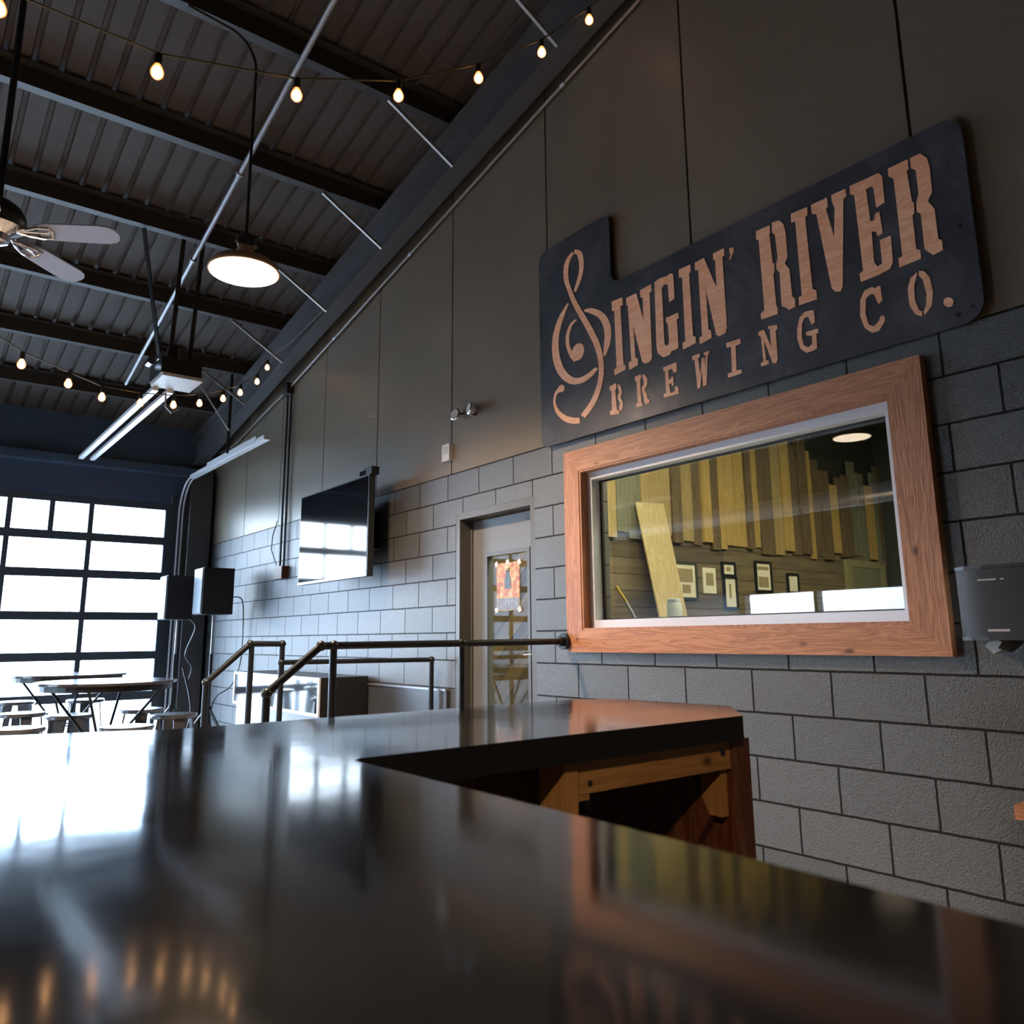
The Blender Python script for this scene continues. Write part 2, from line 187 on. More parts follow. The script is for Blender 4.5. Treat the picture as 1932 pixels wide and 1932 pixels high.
M['plate'] = plate_mat()
M['copper'] = wood('copper_toned_plywood', (.88, .40, .22), (1.0, .54, .34), 'Y', 7, .38, stretch=.25, knots=False)
M['cedar'] = wood('orange_stained_wood_y', (.36, .145, .068), (.54, .25, .13), 'Y', 16, .5)
M['cedarz'] = wood('orange_stained_wood_z', (.34, .135, .062), (.50, .225, .115), 'Z', 16, .5)
M['pine'] = wood('amber_pine', (.27, .125, .035), (.37, .18, .055), 'X', 10, .55)
M['pinez'] = wood('amber_pine_upright', (.27, .125, .035), (.37, .18, .055), 'Z', 10, .55)
M['redwood'] = wood('dark_red_brown_wood', (.07, .02, .009), (.14, .045, .02), 'Z', 10, .45)
M['silver'] = simple('white_aluminium_frame', (.62, .64, .70), .35, metal=.15)
M['gasket'] = simple('black_gasket', (.008, .008, .008), .5)
M['glass'] = glass('window_glass', 1.6, (.93, .95, .93))
M['dglass'] = glass('door_glass', 1.12)
M['garglass'] = glass('garage_door_glass', 1.45, (.97, .98, 1))
M['garframe'] = simple('slate_blue_aluminium', (.07, .085, .105), .75, spec=.2)
M['doorpaint'] = simple('grey_door_paint', (.13, .13, .135), .42, bump=.05, bscale=200)
M['frpaint'] = simple('dark_grey_frame_paint', (.085, .083, .08), .4)
M['black'] = simple('black_metal', (.012, .012, .013), .38)
M['blackpipe'] = simple('black_iron_pipe', (.009, .012, .018), .35)
M['galv'] = simple('galvanised_steel', (.36, .36, .38), .38, metal=.7)
M['track'] = simple('white_zinc_track', (.80, .81, .84), .35, metal=.35)
M['conduit'] = simple('taupe_painted_conduit', (.22, .20, .18), .3, metal=.3)
M['chrome'] = simple('polished_chrome', (.85, .85, .88), .06, metal=1)
M['blade'] = simple('pale_grey_blue_blade', (.46, .52, .72), .45)
M['shade'] = simple('tan_enamel_shade', (.34, .20, .12), .35)
M['shadein'] = simple('white_enamel_inside', (.9, .88, .84), .5)
M['lamp'] = simple('warm_lamp_diffuser', (1, .9, .75), .5, emit=(1, .80, .58), es=1.6)
m, nt, bs, N, L = new_mat('amber_glowing_bulb'); lw = N.new('ShaderNodeLayerWeight'); lw.inputs['Blend'].default_value = .35
r_ = N.new('ShaderNodeValToRGB'); e_ = r_.color_ramp.elements; e_[0].position = .10; e_[0].color = (.8, .42, .18, 1); e_[1].position = .72; e_[1].color = (.045, .009, .001, 1); q_ = e_.new(.38); q_.color = (.13, .040, .009, 1)
L.new(lw.outputs['Facing'], r_.inputs['Fac']); L.new(r_.outputs[0], bs.inputs['Emission Color']); bs.inputs['Emission Strength'].default_value = 3.0; bs.inputs['Base Color'].default_value = (.3, .1, .03, 1); M['bulb'] = m
M['wire'] = simple('olive_cord', (.10, .085, .035), .5)
M['tvscreen'] = simple('tv_screen_glass', (.004, .004, .005), .06, spec=1.0, coat=.6)
M['tvbody'] = simple('tv_black_plastic', (.010, .012, .014), .35)
M['gloss'] = simple('glossy_black_laminate', (.02, .021, .023), .07, spec=1.0, coat=.7)
M['sidewall'] = simple('dark_side_wall', (.05, .046, .042), .5)
M['guard'] = simple('satin_dark_guard', (.06, .065, .075), .3, spec=.6)
M['white'] = simple('white_plastic', (.5, .49, .48), .4)
M['paper'] = simple('cream_paper', (.72, .68, .52), .7)
M['speaker'] = simple('black_speaker_grille', (.014, .018, .022), .6, bump=.3, bscale=300)
M['speakerlit'] = simple('lit_speaker_side', (.30, .34, .38), .35)  # pale tone paints the lit side of the black speakers
M['gunmetal'] = simple('gunmetal_stool_steel', (.16, .16, .17), .25, metal=.75)
M['tabletop'] = simple('dark_glossy_table_top', (.045, .04, .045), .18, coat=.4)
M['plywood'] = wood('pale_plywood', (.42, .32, .15), (.52, .41, .21), 'Z', 6, .6, knots=False)
M['planks_h'] = plank_mat('weathered_horizontal_planks', [(.11, .085, .05), (.20, .15, .085), (.15, .12, .07), (.25, .19, .10)], .145, 'Z')
M['planks_d'] = plank_mat('weathered_diagonal_planks', [(.07, .045, .02), (.17, .105, .04), (.10, .065, .03), (.22, .14, .055)], .13, 'D')
M['planks_v'] = plank_mat('reclaimed_vertical_planks', [(.10, .085, .05), (.42, .29, .09), (.15, .14, .09), (.34, .22, .07), (.08, .06, .035), (.38, .27, .10)], .17, 'X')
M['darkroom'] = simple('dark_back_room_paint', (.03, .032, .026), .6)
M['concrete_out'] = simple('pale_outdoor_concrete', (.55, .54, .52), .8, noise=.15, nscale=.5)
M['forest'] = simple('green_hillside', (.09, .14, .07), .9, noise=.5, nscale=.25)
M['dispenser'] = simple('gunmetal_plastic_shell', (.03, .03, .032), .5, spec=.3)
M['yellow'] = simple('yellow_handle', (.65, .42, .04), .4)
M['green'] = simple('green_glass', (.08, .18, .13), .3)
# ------------------------------------------------------------------ mesh helpers
def obj(name, bm, m, parent=None, loc=None, rot=None, smooth=False):
    bmesh.ops.recalc_face_normals(bm, faces=bm.faces)
    me = bpy.data.meshes.new(name); bm.to_mesh(me); bm.free()
    ms = m if isinstance(m, (list, tuple)) else [m]
    for x in ms: me.materials.append(x)
    if smooth:
        for p in me.polygons: p.use_smooth = True
        me.set_sharp_from_angle(angle=math.radians(35))
    o = bpy.data.objects.new(name, me); C.objects.link(o)
    if loc: o.location = loc
    if rot: o.rotation_euler = rot
    if parent: o.parent = parent
    return o
def BM(): return bmesh.new()
def box(bm, x0, x1, y0, y1, z0, z1, mi=0):
    v = [bm.verts.new((x, y, z)) for x in (x0, x1) for y in (y0, y1) for z in (z0, z1)]
    for f in ((0, 1, 3, 2), (4, 6, 7, 5), (0, 4, 5, 1), (2, 3, 7, 6), (0, 2, 6, 4), (1, 5, 7, 3)):
        fc = bm.faces.new([v[i] for i in f]); fc.material_index = mi
    return v
def bev(bm, w=.004, seg=2):
    bmesh.ops.bevel(bm, geom=[e for e in bm.edges if e.is_manifold and e.calc_face_angle(0) > .6], offset=w, segments=seg, affect='EDGES', profile=.6)
    return bm
def bbox(x0, x1, y0, y1, z0, z1, w=.004):
    b = BM(); box(b, x0, x1, y0, y1, z0, z1); return bev(b, w)
def tube(bm, pts, r, n=8, cap=True, mi=0):
    pts = [Vector(p) for p in pts]; rs = r if isinstance(r, (list, tuple)) else [r]*len(pts)
    t0 = (pts[1]-pts[0]).normalized(); u = t0.orthogonal().normalized(); rings = []
    for i, p in enumerate(pts):
        t = (pts[min(i+1, len(pts)-1)]-pts[max(i-1, 0)]).normalized()
        u = (u-t*u.dot(t)).normalized(); v = t.cross(u)
        rings.append([bm.verts.new(p+(u*math.cos(a)+v*math.sin(a))*rs[i]) for a in [2*PI*k/n for k in range(n)]])
    for a, b in zip(rings, rings[1:]):
        for k in range(n): bm.faces.new((a[k], a[(k+1) % n], b[(k+1) % n], b[k])).material_index = mi
    if cap: bm.faces.new(rings[0][::-1]).material_index = mi; bm.faces.new(rings[-1]).material_index = mi
    return bm
def lathe(bm, prof, c=(0, 0, 0), n=28, mi=0):
    rings = []
    for r, z in prof:
        rings.append([bm.verts.new((c[0]+max(r, .0004)*math.cos(2*PI*k/n), c[1]+max(r, .0004)*math.sin(2*PI*k/n), c[2]+z)) for k in range(n)])
    for a, b in zip(rings, rings[1:]):
        for k in range(n): bm.faces.new((a[k], a[(k+1) % n], b[(k+1) % n], b[k])).material_index = mi
    bm.faces.new(rings[0][::-1]); bm.faces.new(rings[-1])
    return bm
def prism_x(bm, poly, x0, x1):     # poly in (y,z) extruded along x
    a = [bm.verts.new((x0, y, z)) for y, z in poly]; b = [bm.verts.new((x1, y, z)) for y, z in poly]
    bm.faces.new(a); bm.faces.new(b[::-1])
    for i in range(len(a)): bm.faces.new((a[i], b[i], b[(i+1) % len(a)], a[(i+1) % len(a)]))
    return bm
def prism_z(bm, poly, z0, z1):
    a = [bm.verts.new((x, y, z0)) for x, y in poly]; b = [bm.verts.new((x, y, z1)) for x, y in poly]
    bm.faces.new(a[::-1]); bm.faces.new(b)
    for i in range(len(a)): bm.faces.new((a[i], a[(i+1) % len(a)], b[(i+1) % len(a)], b[i]))
    return bm
def hexa(bm, p):                   # 8 corners: bottom 4, top 4
    v = [bm.verts.new(q) for q in p]
    for f in ((0, 3, 2, 1), (4, 5, 6, 7), (0, 1, 5, 4), (1, 2, 6, 5), (2, 3, 7, 6), (3, 0, 4, 7)): bm.faces.new([v[i] for i in f])
    return bm
def bar(bm, a, b, w, h):           # rectangular stick from a to b
    a = Vector(a); b = Vector(b); t = (b-a).normalized(); s = t.cross(Vector((0, 0, 1)))
    s = s.normalized() if s.length > 1e-4 else Vector((1, 0, 0)); u = s.cross(t)
    return hexa(bm, [p+s*i*w/2+u*j*h/2 for p in (a, b) for i, j in ((-1, -1), (1, -1), (1, 1), (-1, 1))])
def tag(o, label, cat, group=None):
    o['label'] = label; o['category'] = cat
    if group: o['group'] = group
    return o
def thing(name, label, cat, loc=(0, 0, 0), rz=0, group=None):
    o = bpy.data.objects.new(name, None); C.objects.link(o); o.location = loc; o.rotation_euler = (0, 0, rz); o.empty_display_size = .1
    return tag(o, label, cat, group)
def struct(name, bm, m, parent=None, smooth=False):
    o = obj(name, bm, m, parent, smooth=smooth); o['kind'] = 'structure'; return o
def dup(root, loc, rz, label, group=None):
    r = root.copy(); C.objects.link(r); r.location = loc; r.rotation_euler = (0, 0, rz); r['label'] = label
    if group: r['group'] = group
    for ch in list(root.children):
        c = ch.copy(); C.objects.link(c); c.parent = r
        for g in ch.children:
            d = g.copy(); C.objects.link(d); d.parent = c
    return r
# ------------------------------------------------------------------ the room shell
XW = 3.25; YF = 10.8; XL = -8.; YB = -4.; ZP = 2.56
b = BM(); box(b, XL-.2, XW+.2, YB-.2, YF+.2, -.1, 0); struct('floor', b, M['floor'])
# ribbed roof deck
b = BM(); prof = []; x = XL-.3
while x < XW+.6:
    prof += [(x, 0), (x+.118, 0), (x+.126, .03), (x+.153, .03)]; x += .161
rows = [[b.verts.new((px, y, roof(6.205, y)+dz)) for px, dz in prof] for y in (YB-.3, YF+.3)]
for i in range(len(prof)-1): b.faces.new((rows[0][i], rows[0][i+1], rows[1][i+1], rows[1][i]))
struct('ceiling', b, M['roofmetal'])
# right wall: painted block below, smooth panels above
WO = (1.55, 3.48, 1.385, 2.335); DO = (3.95, 4.87, 0, 2.25)
b = BM()
X1 = XW+.2
box(b, XW, X1, YB, WO[0], 0, ZP); box(b, XW, X1, WO[0], WO[1], 0, WO[2]); box(b, XW, X1, WO[0], WO[1], WO[3], ZP)
box(b, XW, X1, WO[1], DO[0], 0, ZP); box(b, XW, X1, DO[0], DO[1], DO[3], ZP); box(b, XW, X1, DO[1], YF, 0, ZP)
wr = struct('wall_right', b, M['block'])
b = BM(); hexa(b, [(XW+.02, YB, ZP), (X1, YB, ZP), (X1, YF, ZP), (XW+.02, YF, ZP), (XW+.02, YB, roof(6.22, YB)), (X1, YB, roof(6.22, YB)), (X1, YF, roof(6.22, YF)), (XW+.02, YF, roof(6.22, YF))])
obj('panel_backing', b, M['seam'], wr)
seams = [-3.47, -2.26, -1.05, .16, 1.365, 2.57, 3.78, 4.935, 6.125, 7.24, 8.33, 9.40]
ed = [YB]+seams+[YF]
for y0, y1 in zip(ed, ed[1:]):
    g = .007
    b = BM(); ya, yb = y0+g, y1-g
    hexa(b, [(XW+.002, ya, ZP+.004), (XW+.02, ya, ZP+.004), (XW+.02, yb, ZP+.004), (XW+.002, yb, ZP+.004), (XW+.002, ya, roof(6.22, ya)), (XW+.02, ya, roof(6.22, ya)), (XW+.02, yb, roof(6.22, yb)), (XW+.002, yb, roof(6.22, yb))])
    obj('wall_panel', b, M['panel'], wr)
# far wall with the sectional garage door opening
GX0, GX1, GZ1 = -2.27, 2.77, 3.08
b = BM(); zt = roof(6.22, YF)
box(b, XL, GX0, YF, YF+.2, 0, zt); box(b, GX1, XW+.2, YF, YF+.2, 0, zt); box(b, GX0, GX1, YF, YF+.2, GZ1, zt)
wf = struct('wall_far', b, M['farwall'])
b = BM(); box(b, XL, XW-.01, YF-.16, YF, 3.46, 3.56); obj('header_channel', b, M['farwall'], wf)
b = BM(); box(b, 2.93, 3.20, YF-.02, YF-.001, 0, 3.45); box(b, 2.93, 3.20, YF-.30, YF-.28, 0, 3.45); box(b, 3.055, 3.075, YF-.28, YF-.02, 0, 3.45)
tag(obj('steel_column', b, M['beam']), 'dark steel column in the far corner beside the garage door', 'column')
# left wall with two glazed openings
b = BM(); OL = [(7.05, 8.96), (9.04, 10.7)]; zt0 = 7.4
box(b, XL-.2, XL, YB, YF, 0, .55)
hexa(b, [(XL-.2, YB, 2.2), (XL, YB, 2.2), (XL, YF, 2.2), (XL-.2, YF, 2.2), (XL-.2, YB, roof(6.22, YB)), (XL, YB, roof(6.22, YB)), (XL, YF, roof(6.22, YF)), (XL-.2, YF, roof(6.22, YF))])
pr = YB
for y0, y1 in OL+[(YF, YF)]:
    box(b, XL-.2, XL, pr, y0, .55, 2.2); pr = y1
struct('wall_left', b, M['sidewall'])
for i, (y0, y1) in enumerate(OL):
    b = BM(); box(b, XL-.12, XL-.11, y0, y1, .55, 2.2); struct('window_%d' % (i+2), b, M['garglass'])
b = BM(); box(b, XL, XW+.2, YB-.2, YB, 0, roof(6.22, YB)); struct('wall_back', b, M['sidewall'])
# outside
b = BM(); box(b, -90, 90, YF+.2, 90, -.3, -.1); struct('ground_outside', b, M['concrete_out'])
b = BM(); box(b, -90, XL-.2, -40, YF+.2, -.3, -.1); struct('ground_outside.001', b, M['concrete_out'])
def ridge(name, a, c, h):
    b = BM(); n = 60; A = Vector(a); D = Vector(c)-A; up = Vector((0, 0, 1)); nrm = D.normalized().cross(up)
    rs = []
    for j, (o, hh) in enumerate(((0, 0), (-4, .55), (-9, 1), (-18, .2))):
        rs.append([b.verts.new(A+D*(i/n)+nrm*o+up*(hh*h*(.75+.25*math.sin(i*.37)+.12*math.sin(i*1.3+1)+random.random()*.06)-.1)) for i in range(n+1)])
    for p, q in zip(rs, rs[1:]):
        for i in range(n): b.faces.new((p[i], p[i+1], q[i+1], q[i]))
    struct(name, b, M['forest'])
ridge('hill_outside', (-55, -30, 0), (-55, 60, 0), 3.0)
# ------------------------------------------------------------------ roof steel
rb = thing('roof_beam', 'deep charcoal steel roof beam running beside the sign wall', 'beam', (0, 0, 0))
y0, y1 = YB, YF-.02
def slab(bm, xa, xb, za, zb, ya=y0, yb=y1):
    hexa(bm, [(xa, ya, roof(za, ya)), (xb, ya, roof(za, ya)), (xb, yb, roof(za, yb)), (xa, yb, roof(za, yb)), (xa, ya, roof(zb, ya)), (xb, ya, roof(zb, ya)), (xb, yb, roof(zb, yb)), (xa, yb, roof(zb, yb))])
b = BM(); slab(b, 2.965, 3.12, 5.695, 5.71); obj('bottom_flange', b, M['beam'], rb)
b = BM(); slab(b, 3.035, 3.047, 5.71, 6.035); obj('web', b, M['beam'], rb)
b = BM(); slab(b, 2.95, 3.13, 6.035, 6.05); obj('top_flange', b, M['beam'], rb)
PY = [9.84, 8.80, 7.74, 6.69, 5.63, 4.54, 3.34, 2.2, 1.1, 0, -1.1, -2.2, -3.3]
names = ['nearest the garage door wall', 'second from the garage door wall', 'third from the garage door wall', 'fourth from the garage door wall', 'crossing above the pendant lamp, fifth from the garage door', 'sixth from the garage door wall, above the ceiling fan', 'crossing the top of the picture, seventh from the garage door wall', 'in the dark top corner, eighth from the garage door wall']
for i, y in enumerate(PY):
    b = BM()
    if 1:
        xa, xb = XL, XW+.02; w = .075; z = roof(6.055, y)
        box(b, xa, xb, y-.004, y, z, z+.137)
        box(b, xa, xb, y, y+w, z, z+.006); box(b, xa, xb, y+w-.005, y+w, z+.006, z+.022); box(b, xa, xb, y-w, y-.004, z+.130, z+.137)
    o = obj('roof_purlin', b, M['purlin'])
    tag(o, 'black roof purlin '+(names[i] if i < 8 else 'behind the view over the bar, one of the hindmost row'), 'purlin', 'roof purlins')
for y in PY[1:8]:
    b = BM(); bar(b, (2.45, y+.03, roof(6.05, y)), (2.975, y-.02, roof(5.70, y)), .022, .022); obj('brace', b, M['conduit'], rb)
# ------------------------------------------------------------------ garage door
gd = bpy.data.objects.new('door_2', None); C.objects.link(gd); gd['kind'] = 'structure'
rowz = [.10, .70, 1.18, 1.65, 2.15, 2.595, 3.08]; mull = [1.85, 1.0, .15, -.70, -1.55]
for i in range(6):
    z0, z1 = rowz[i], rowz[i+1]; ya, yb = YF-.065, YF-.02
    b = BM(); e = .050; et = .085 if i == 5 else e
    box(b, GX0, GX1, ya, yb, z0, z0+e); box(b, GX0, GX1, ya, yb, z1-et, z1); box(b, GX0, GX0+.07, ya, yb, z0+e, z1-et); box(b, GX1-.07, GX1, ya, yb, z0+e, z1-et)
    ms = mull+([1.43, .575, -.275, -1.125] if i == 5 else [])
    for m_ in ms: box(b, m_-.028, m_+.028, ya+.005, yb, z0+e, z1-et)
    s = obj('door_section', b, M['garframe'], gd)
    b = BM(); box(b, GX0+.07, GX1-.07, yb-.02, yb-.014, z0+e, z1-et); obj('glazing', b, M['garglass'], s)
b = BM(); box(b, GX0, GX1, YF-.06, YF-.02, 0.0, .10); obj('bottom_seal', b, M['gasket'], gd)
for xx in (2.80, -2.30):
    b = BM(); box(b, xx-.03, xx+.03, YF-.05, YF-.002, 0, 3.2); obj('jamb', b, M['garframe'], gd)
def trk(xc, lab):
    t = thing('garage_door_track', lab, 'track', (0, 0, 0), group='garage door tracks')
    pts = [(xc, 10.70, .02), (xc, 10.70, 2.95)]+[(xc, 10.70-.42*(1-math.cos(a)), 2.95+.42*math.sin(a)) for a in [PI/2*k/8 for k in range(1, 9)]]
    b = BM()
    for dx in (-.022, .022): tube(b, [(p[0]+dx, p[1], p[2]) for p in pts], .011, 6)
    obj('vertical_rail', b, M['track'], t)
    b = BM(); box(b, xc-.034, xc+.034, 7.78, 10.28, 3.355, 3.372); box(b, xc-.036, xc-.030, 7.78, 10.28, 3.372, 3.40); box(b, xc+.030, xc+.036, 7.78, 10.28, 3.372, 3.40); obj('horizontal_rail', b, M['track'], t)
    b = BM(); box(b, xc-.042, xc-.037, 8.0, 9.6, 3.36, 3.43); obj('reinforcing_angle', b, M['track'], t)
    b = BM(); bar(b, (xc-.05, 8.84, 3.40), (xc-.05, 8.84, roof(6.05, 8.82)), .03, .012); obj('hanger', b, M['blackpipe'], t)
    b = BM(); bar(b, (xc-.05, 8.82, 3.66), (xc-.55, 8.82, roof(6.05, 8.82)), .025, .01); obj('hanger_brace', b, M['conduit'], t)
trk(2.875, 'white curved garage door track against the sign wall side')
trk(-2.37, 'white curved garage door track on the far left of the garage door')
go = thing('garage_door_opener', 'ceiling hung garage door opener with twin white rails on black struts', 'opener', (1.72, 6.9, 3.45))
b = bbox(-.16, .16, -.22, .16, .06, .20, .01); obj('motor_housing', b, M['black'], go)
b = bbox(-.15, .17, -.24, .14, .03, .058, .008); obj('light_cover', b, M['white'], go)
b = BM(); lathe(b, [(.05, 0), (.05, .16)], (-.02, .02, .20), 16); obj('motor', b, M['black'], go, smooth=True)
b = BM(); tube(b, [(-.20, -.05, .20), (-.20, .05, .20)], .035, 12); tube(b, [(-.12, -.1, .25), (-.12, .02, .25)], .03, 12); obj('pulley', b, M['chrome'], go, smooth=True)
for dx in (-.10, .02):
    b = BM(); box(b, dx-.035, dx+.015, .14, 3.42, .0, .035); bev(b, .004); obj('rail', b, M['track'], go)
for tx, ty in ((-.37, -.12), (-.05, -.12), (.11, -.12)):
    b = BM(); bx = -.12 if tx < -.2 else tx; bar(b, (bx, 0, .19), (tx, -.17, roof(6.05, 6.73)-3.45), .035, .012); obj('strut', b, M['black'], go)
b = BM(); tube(b, [(-.02, .16, 0), (0, .22, -.10), (.05, .2, -.16), (.1, .18, -.12)], .008, 6); obj('release_cord', b, M['conduit'], go)
# ------------------------------------------------------------------ pipes
def strap_pipe(name, label, cat, a, c, r, m, straps, top=None):
    t = thing(name, label, cat); bb = BM(); tube(bb, [a, c], r, 12); obj('pipe', bb, m, t, smooth=True)
    A, D = Vector(a), Vector(c)-Vector(a)
    for s in straps:
        p = A+D*s; bb = BM(); tube(bb, [p-D.normalized()*.02, p+D.normalized()*.02], r*1.45, 12); obj('coupling', bb, M['galv'], t, smooth=True)
        if top:
            bb = BM(); tube(bb, [p, (p.x, p.y, top(p.y))], .004, 6); obj('hanger_rod', bb, M['galv'], t)
    return t
strap_pipe('ceiling_pipe', 'long straight galvanised pipe hung below the roof purlins', 'pipe', (1.70, .2, roof(5.97, .2)), (1.82, 9.3, roof(5.96, 9.3)), .021, M['galv'], (.386, .60, .73, .86), lambda y: roof(6.2, y))
t = strap_pipe('wall_conduit', 'thin taupe conduit sloping along the top of the sign wall', 'conduit', (3.222, -1, roof(5.80, -1)-.0), (3.222, 8.1, 4.06), .014, M['conduit'], (.25, .50, .72, .88))
b = BM(); tube(b, [(3.222, 8.1, 4.06), (3.222, 8.9, 3.93), (3.222, 9.8, 3.75), (3.21, 10.3, 3.74)], .014, 10); obj('pipe', b, M['conduit'], t, smooth=True)
b = bbox(3.17, 3.25, 8.06, 8.18, 3.98, 4.10); obj('junction_box', b, M['black'], t)
t = thing('vertical_conduit', 'pair of dark vertical conduits dropping to a small outlet box left of the television', 'conduit')
for y in (8.06, 8.16):
    b = BM(); tube(b, [(3.225, y, 3.98), (3.225, y, 2.09)], .012, 8); obj('pipe', b, M['blackpipe'], t, smooth=True)
b = bbox(3.18, 3.25, 8.0, 8.2, 1.97, 2.10); obj('outlet_box', b, M['redwood'], t)
b = BM(); tube(b, [(3.21, 8.25, 2.6), (3.20, 8.34, 2.45), (3.2, 8.36, 2.3), (3.21, 8.22, 2.12)], .006, 6); obj('loose_cable', b, M['black'], t)
t = thing('air_duct', 'round galvanised air duct mirrored faintly across the interior window glass', 'duct')
b = BM(); tube(b, [(-3, 3.2, 3.10), (-3, 10.4, 3.06)], .125, 24); obj('duct_body', b, M['track'], t, smooth=True)
for y in (4.0, 6.0, 8.0, 10.0):
    b = BM(); tube(b, [(-3, y-.02, 3.096-.005*(y-4)), (-3, y+.02, 3.096-.005*(y-4))], .131, 24); obj('seam_band', b, M['galv'], t, smooth=True)
    b = BM(); tube(b, [(-3, y, 3.2), (-3, y, roof(6.2, y))], .005, 6); obj('hanger_rod', b, M['galv'], t)
t = thing('sprinkler_pipe', 'slim white pipe mirrored as a bright line in the interior window glass', 'pipe')
b = BM(); tube(b, [(-2.6, 3.4, 2.98), (-2.6, 10.0, 3.01)], .026, 10); obj('pipe', b, M['shadein'], t, smooth=True)
for y in (4.2, 6.4, 8.6):
    b = BM(); tube(b, [(-2.6, y, 3.0), (-2.6, y, roof(6.2, y))], .004, 6); obj('hanger_rod', b, M['galv'], t)
# ------------------------------------------------------------------ string lights
def string_light(label, pts, bulbs, r, sag=None):
    t = thing('string_light', label, 'string lights', group='string lights')
    b = BM(); tube(b, pts, .0045, 6); obj('cord', b, M['wire'], t)
    for i, p in enumerate(bulbs):
        p = Vector(p); k = BM(); lathe(k, [(.011, 0), (.015, -.01), (.015, -.045), (.012, -.05)], p, 12); s = obj('socket', k, M['black'], t, smooth=True)
        k = BM(); lathe(k, [(.012, -.048), (r*.75, -.048-r*.55), (r, -.05-r*1.2), (r*.9, -.05-r*1.8), (r*.5, -.05-r*2.25), (.002, -.05-r*2.4)], p, 14); obj('bulb', k, M['bulb'], s, smooth=True)
S1 = [(-1.9, 3.0, 4.75), (-1.2, 3.0, 4.12), (-.6, 3.0, 3.78), (.08, 3.0, 3.60), (.60, 3.0, 3.60), (1.16, 3.0, 3.755), (1.66, 3.0, 3.98), (2.13, 3.0, 4.30), (2.55, 2.98, 4.65), (2.88, 2.93, 5.00), (3.0, 2.86, 5.14)]
string_light('near string of glowing amber bulbs across the top of the picture', S1, S1[1:-1], .026)
S2 = [(-.9, 5.2, 4.1), (-.35, 5.35, 3.55), (.10, 5.5, 3.30), (.50, 5.62, 3.13), (.80, 5.88, 3.13), (1.05, 6.12, 3.14), (1.36, 6.38, 3.215), (1.66, 6.62, 3.31), (1.93, 6.86, 3.43), (2.20, 7.10, 3.58), (2.43, 7.34, 3.74), (2.67, 7.58, 3.96), (2.86, 7.84, 4.22), (2.93, 7.40, 4.30), (2.96, 6.70, 4.42)]
string_light('far string of glowing amber bulbs hanging past the garage door opener', S2, S2[1:-2], .026)
# ------------------------------------------------------------------ pendant lamps
def pendant(x, y, z, label, first=None):
    if first: return dup(first, (x, y, z), 0, label)
    t = thing('pendant_lamp', label, 'pendant lamp', (x, y, z), group='enamel pendant lamps')
    b = BM(); lathe(b, [(.205, 0), (.207, .008), (.20, .025), (.17, .06), (.12, .085), (.05, .10), (.047, .16), (.036, .165)], (0, 0, 0), 40)
    obj('shade', b, M['shade'], t, smooth=True)
    b = BM(); lathe(b, [(.196, -.004), (.196, -.001)], (0, 0, 0), 40); obj('diffuser', b, M['lamp'], t)
    b = BM(); lathe(b, [(.045, .165), (.05, .17), (.05, .23), (.03, .25)], (0, 0, 0), 20); obj('socket', b, M['black'], t, smooth=True)
    for s in (-1, 1):
        b = BM(); tube(b, [(s*.05, 0, .185), (s*.068, 0, .185)], .011, 10); obj('thumb_screw', b, M['chrome'], t)
    L = roof(6.05, y)-z
    b = BM(); pts = [(0, 0, .25), (0, 0, L-.32)]+[(-.20*(1-math.cos(a)), 0, L-.32+.22*math.sin(a)) for a in [PI/2*k/7 for k in range(1, 8)]]+[(-.42, 0.03, L-.05)]
    tube(b, pts, .0095, 8); obj('stem', b, M['black'], t, smooth=True)
    return t
p0 = pendant(1.46, 4.47, 3.50, 'tan enamel pendant lamp hanging right of the ceiling fan')
pendant(-1.6, 4.47, 3.5, 'tan enamel pendant lamp out on the far left of the room', p0)
pendant(-1.6, -1.4, 3.75, 'tan enamel pendant lamp in the rear left of the room', p0)
pendant(-5., 4.47, 3.5, 'tan enamel pendant lamp beside the left wall', p0)
# ------------------------------------------------------------------ ceiling fan
FZ = 3.3; fan = thing('ceiling_fan', 'black and chrome ceiling fan with pale blades at the left edge', 'fan', (.215, 4.34, FZ))
b = BM(); tube(b, [(0, 0, .16), (0, 0, roof(6.05, 4.34)-FZ)], .016, 10); obj('downrod', b, M['blackpipe'], fan, smooth=True)
b = BM(); lathe(b, [(.03, .17), (.06, .16), (.10, .13), (.125, .09), (.13, .05), (.12, .03)], (0, 0, 0), 32); obj('motor_housing', b, M['black'], fan, smooth=True)
b = BM(); lathe(b, [(.12, .03), (.125, .02), (.10, 0), (.07, -.02), (.06, -.05), (.03, -.065), (.002, -.07)], (0, 0, 0), 32); obj('hub', b, M['chrome'], fan, smooth=True)
for k in range(5):
    a = math.radians(-31+72*k)
    bl = BM(); P = []
    prof = [(.20, .045), (.24, .058), (.40, .063), (.50, .064), (.54, .055), (.562, .035), (.57, .01)]
    pl = [(x, w) for x, w in prof]+[(x, -w*(.98)) for x, w in prof[::-1]]
    prism_z(bl, pl, -.004, .004)
    o = obj('blade', bl, M['blade'], fan, (0, 0, .012), (math.radians(-13), 0, a))
    iron = BM(); tube(iron, [(.10, 0, -.008), (.15, .02, -.012), (.21, .038, -.01), (.255, .035, -.008), (.265, 0, -.007), (.255, -.035, -.008), (.21, -.038, -.01), (.15, -.02, -.012), (.10, 0, -.008)], .0075, 8)
    tube(iron, [(.08, 0, -.006), (.25, 0, -.009)], .006, 8)
    obj('blade_iron', iron, M['chrome'], o, smooth=True)
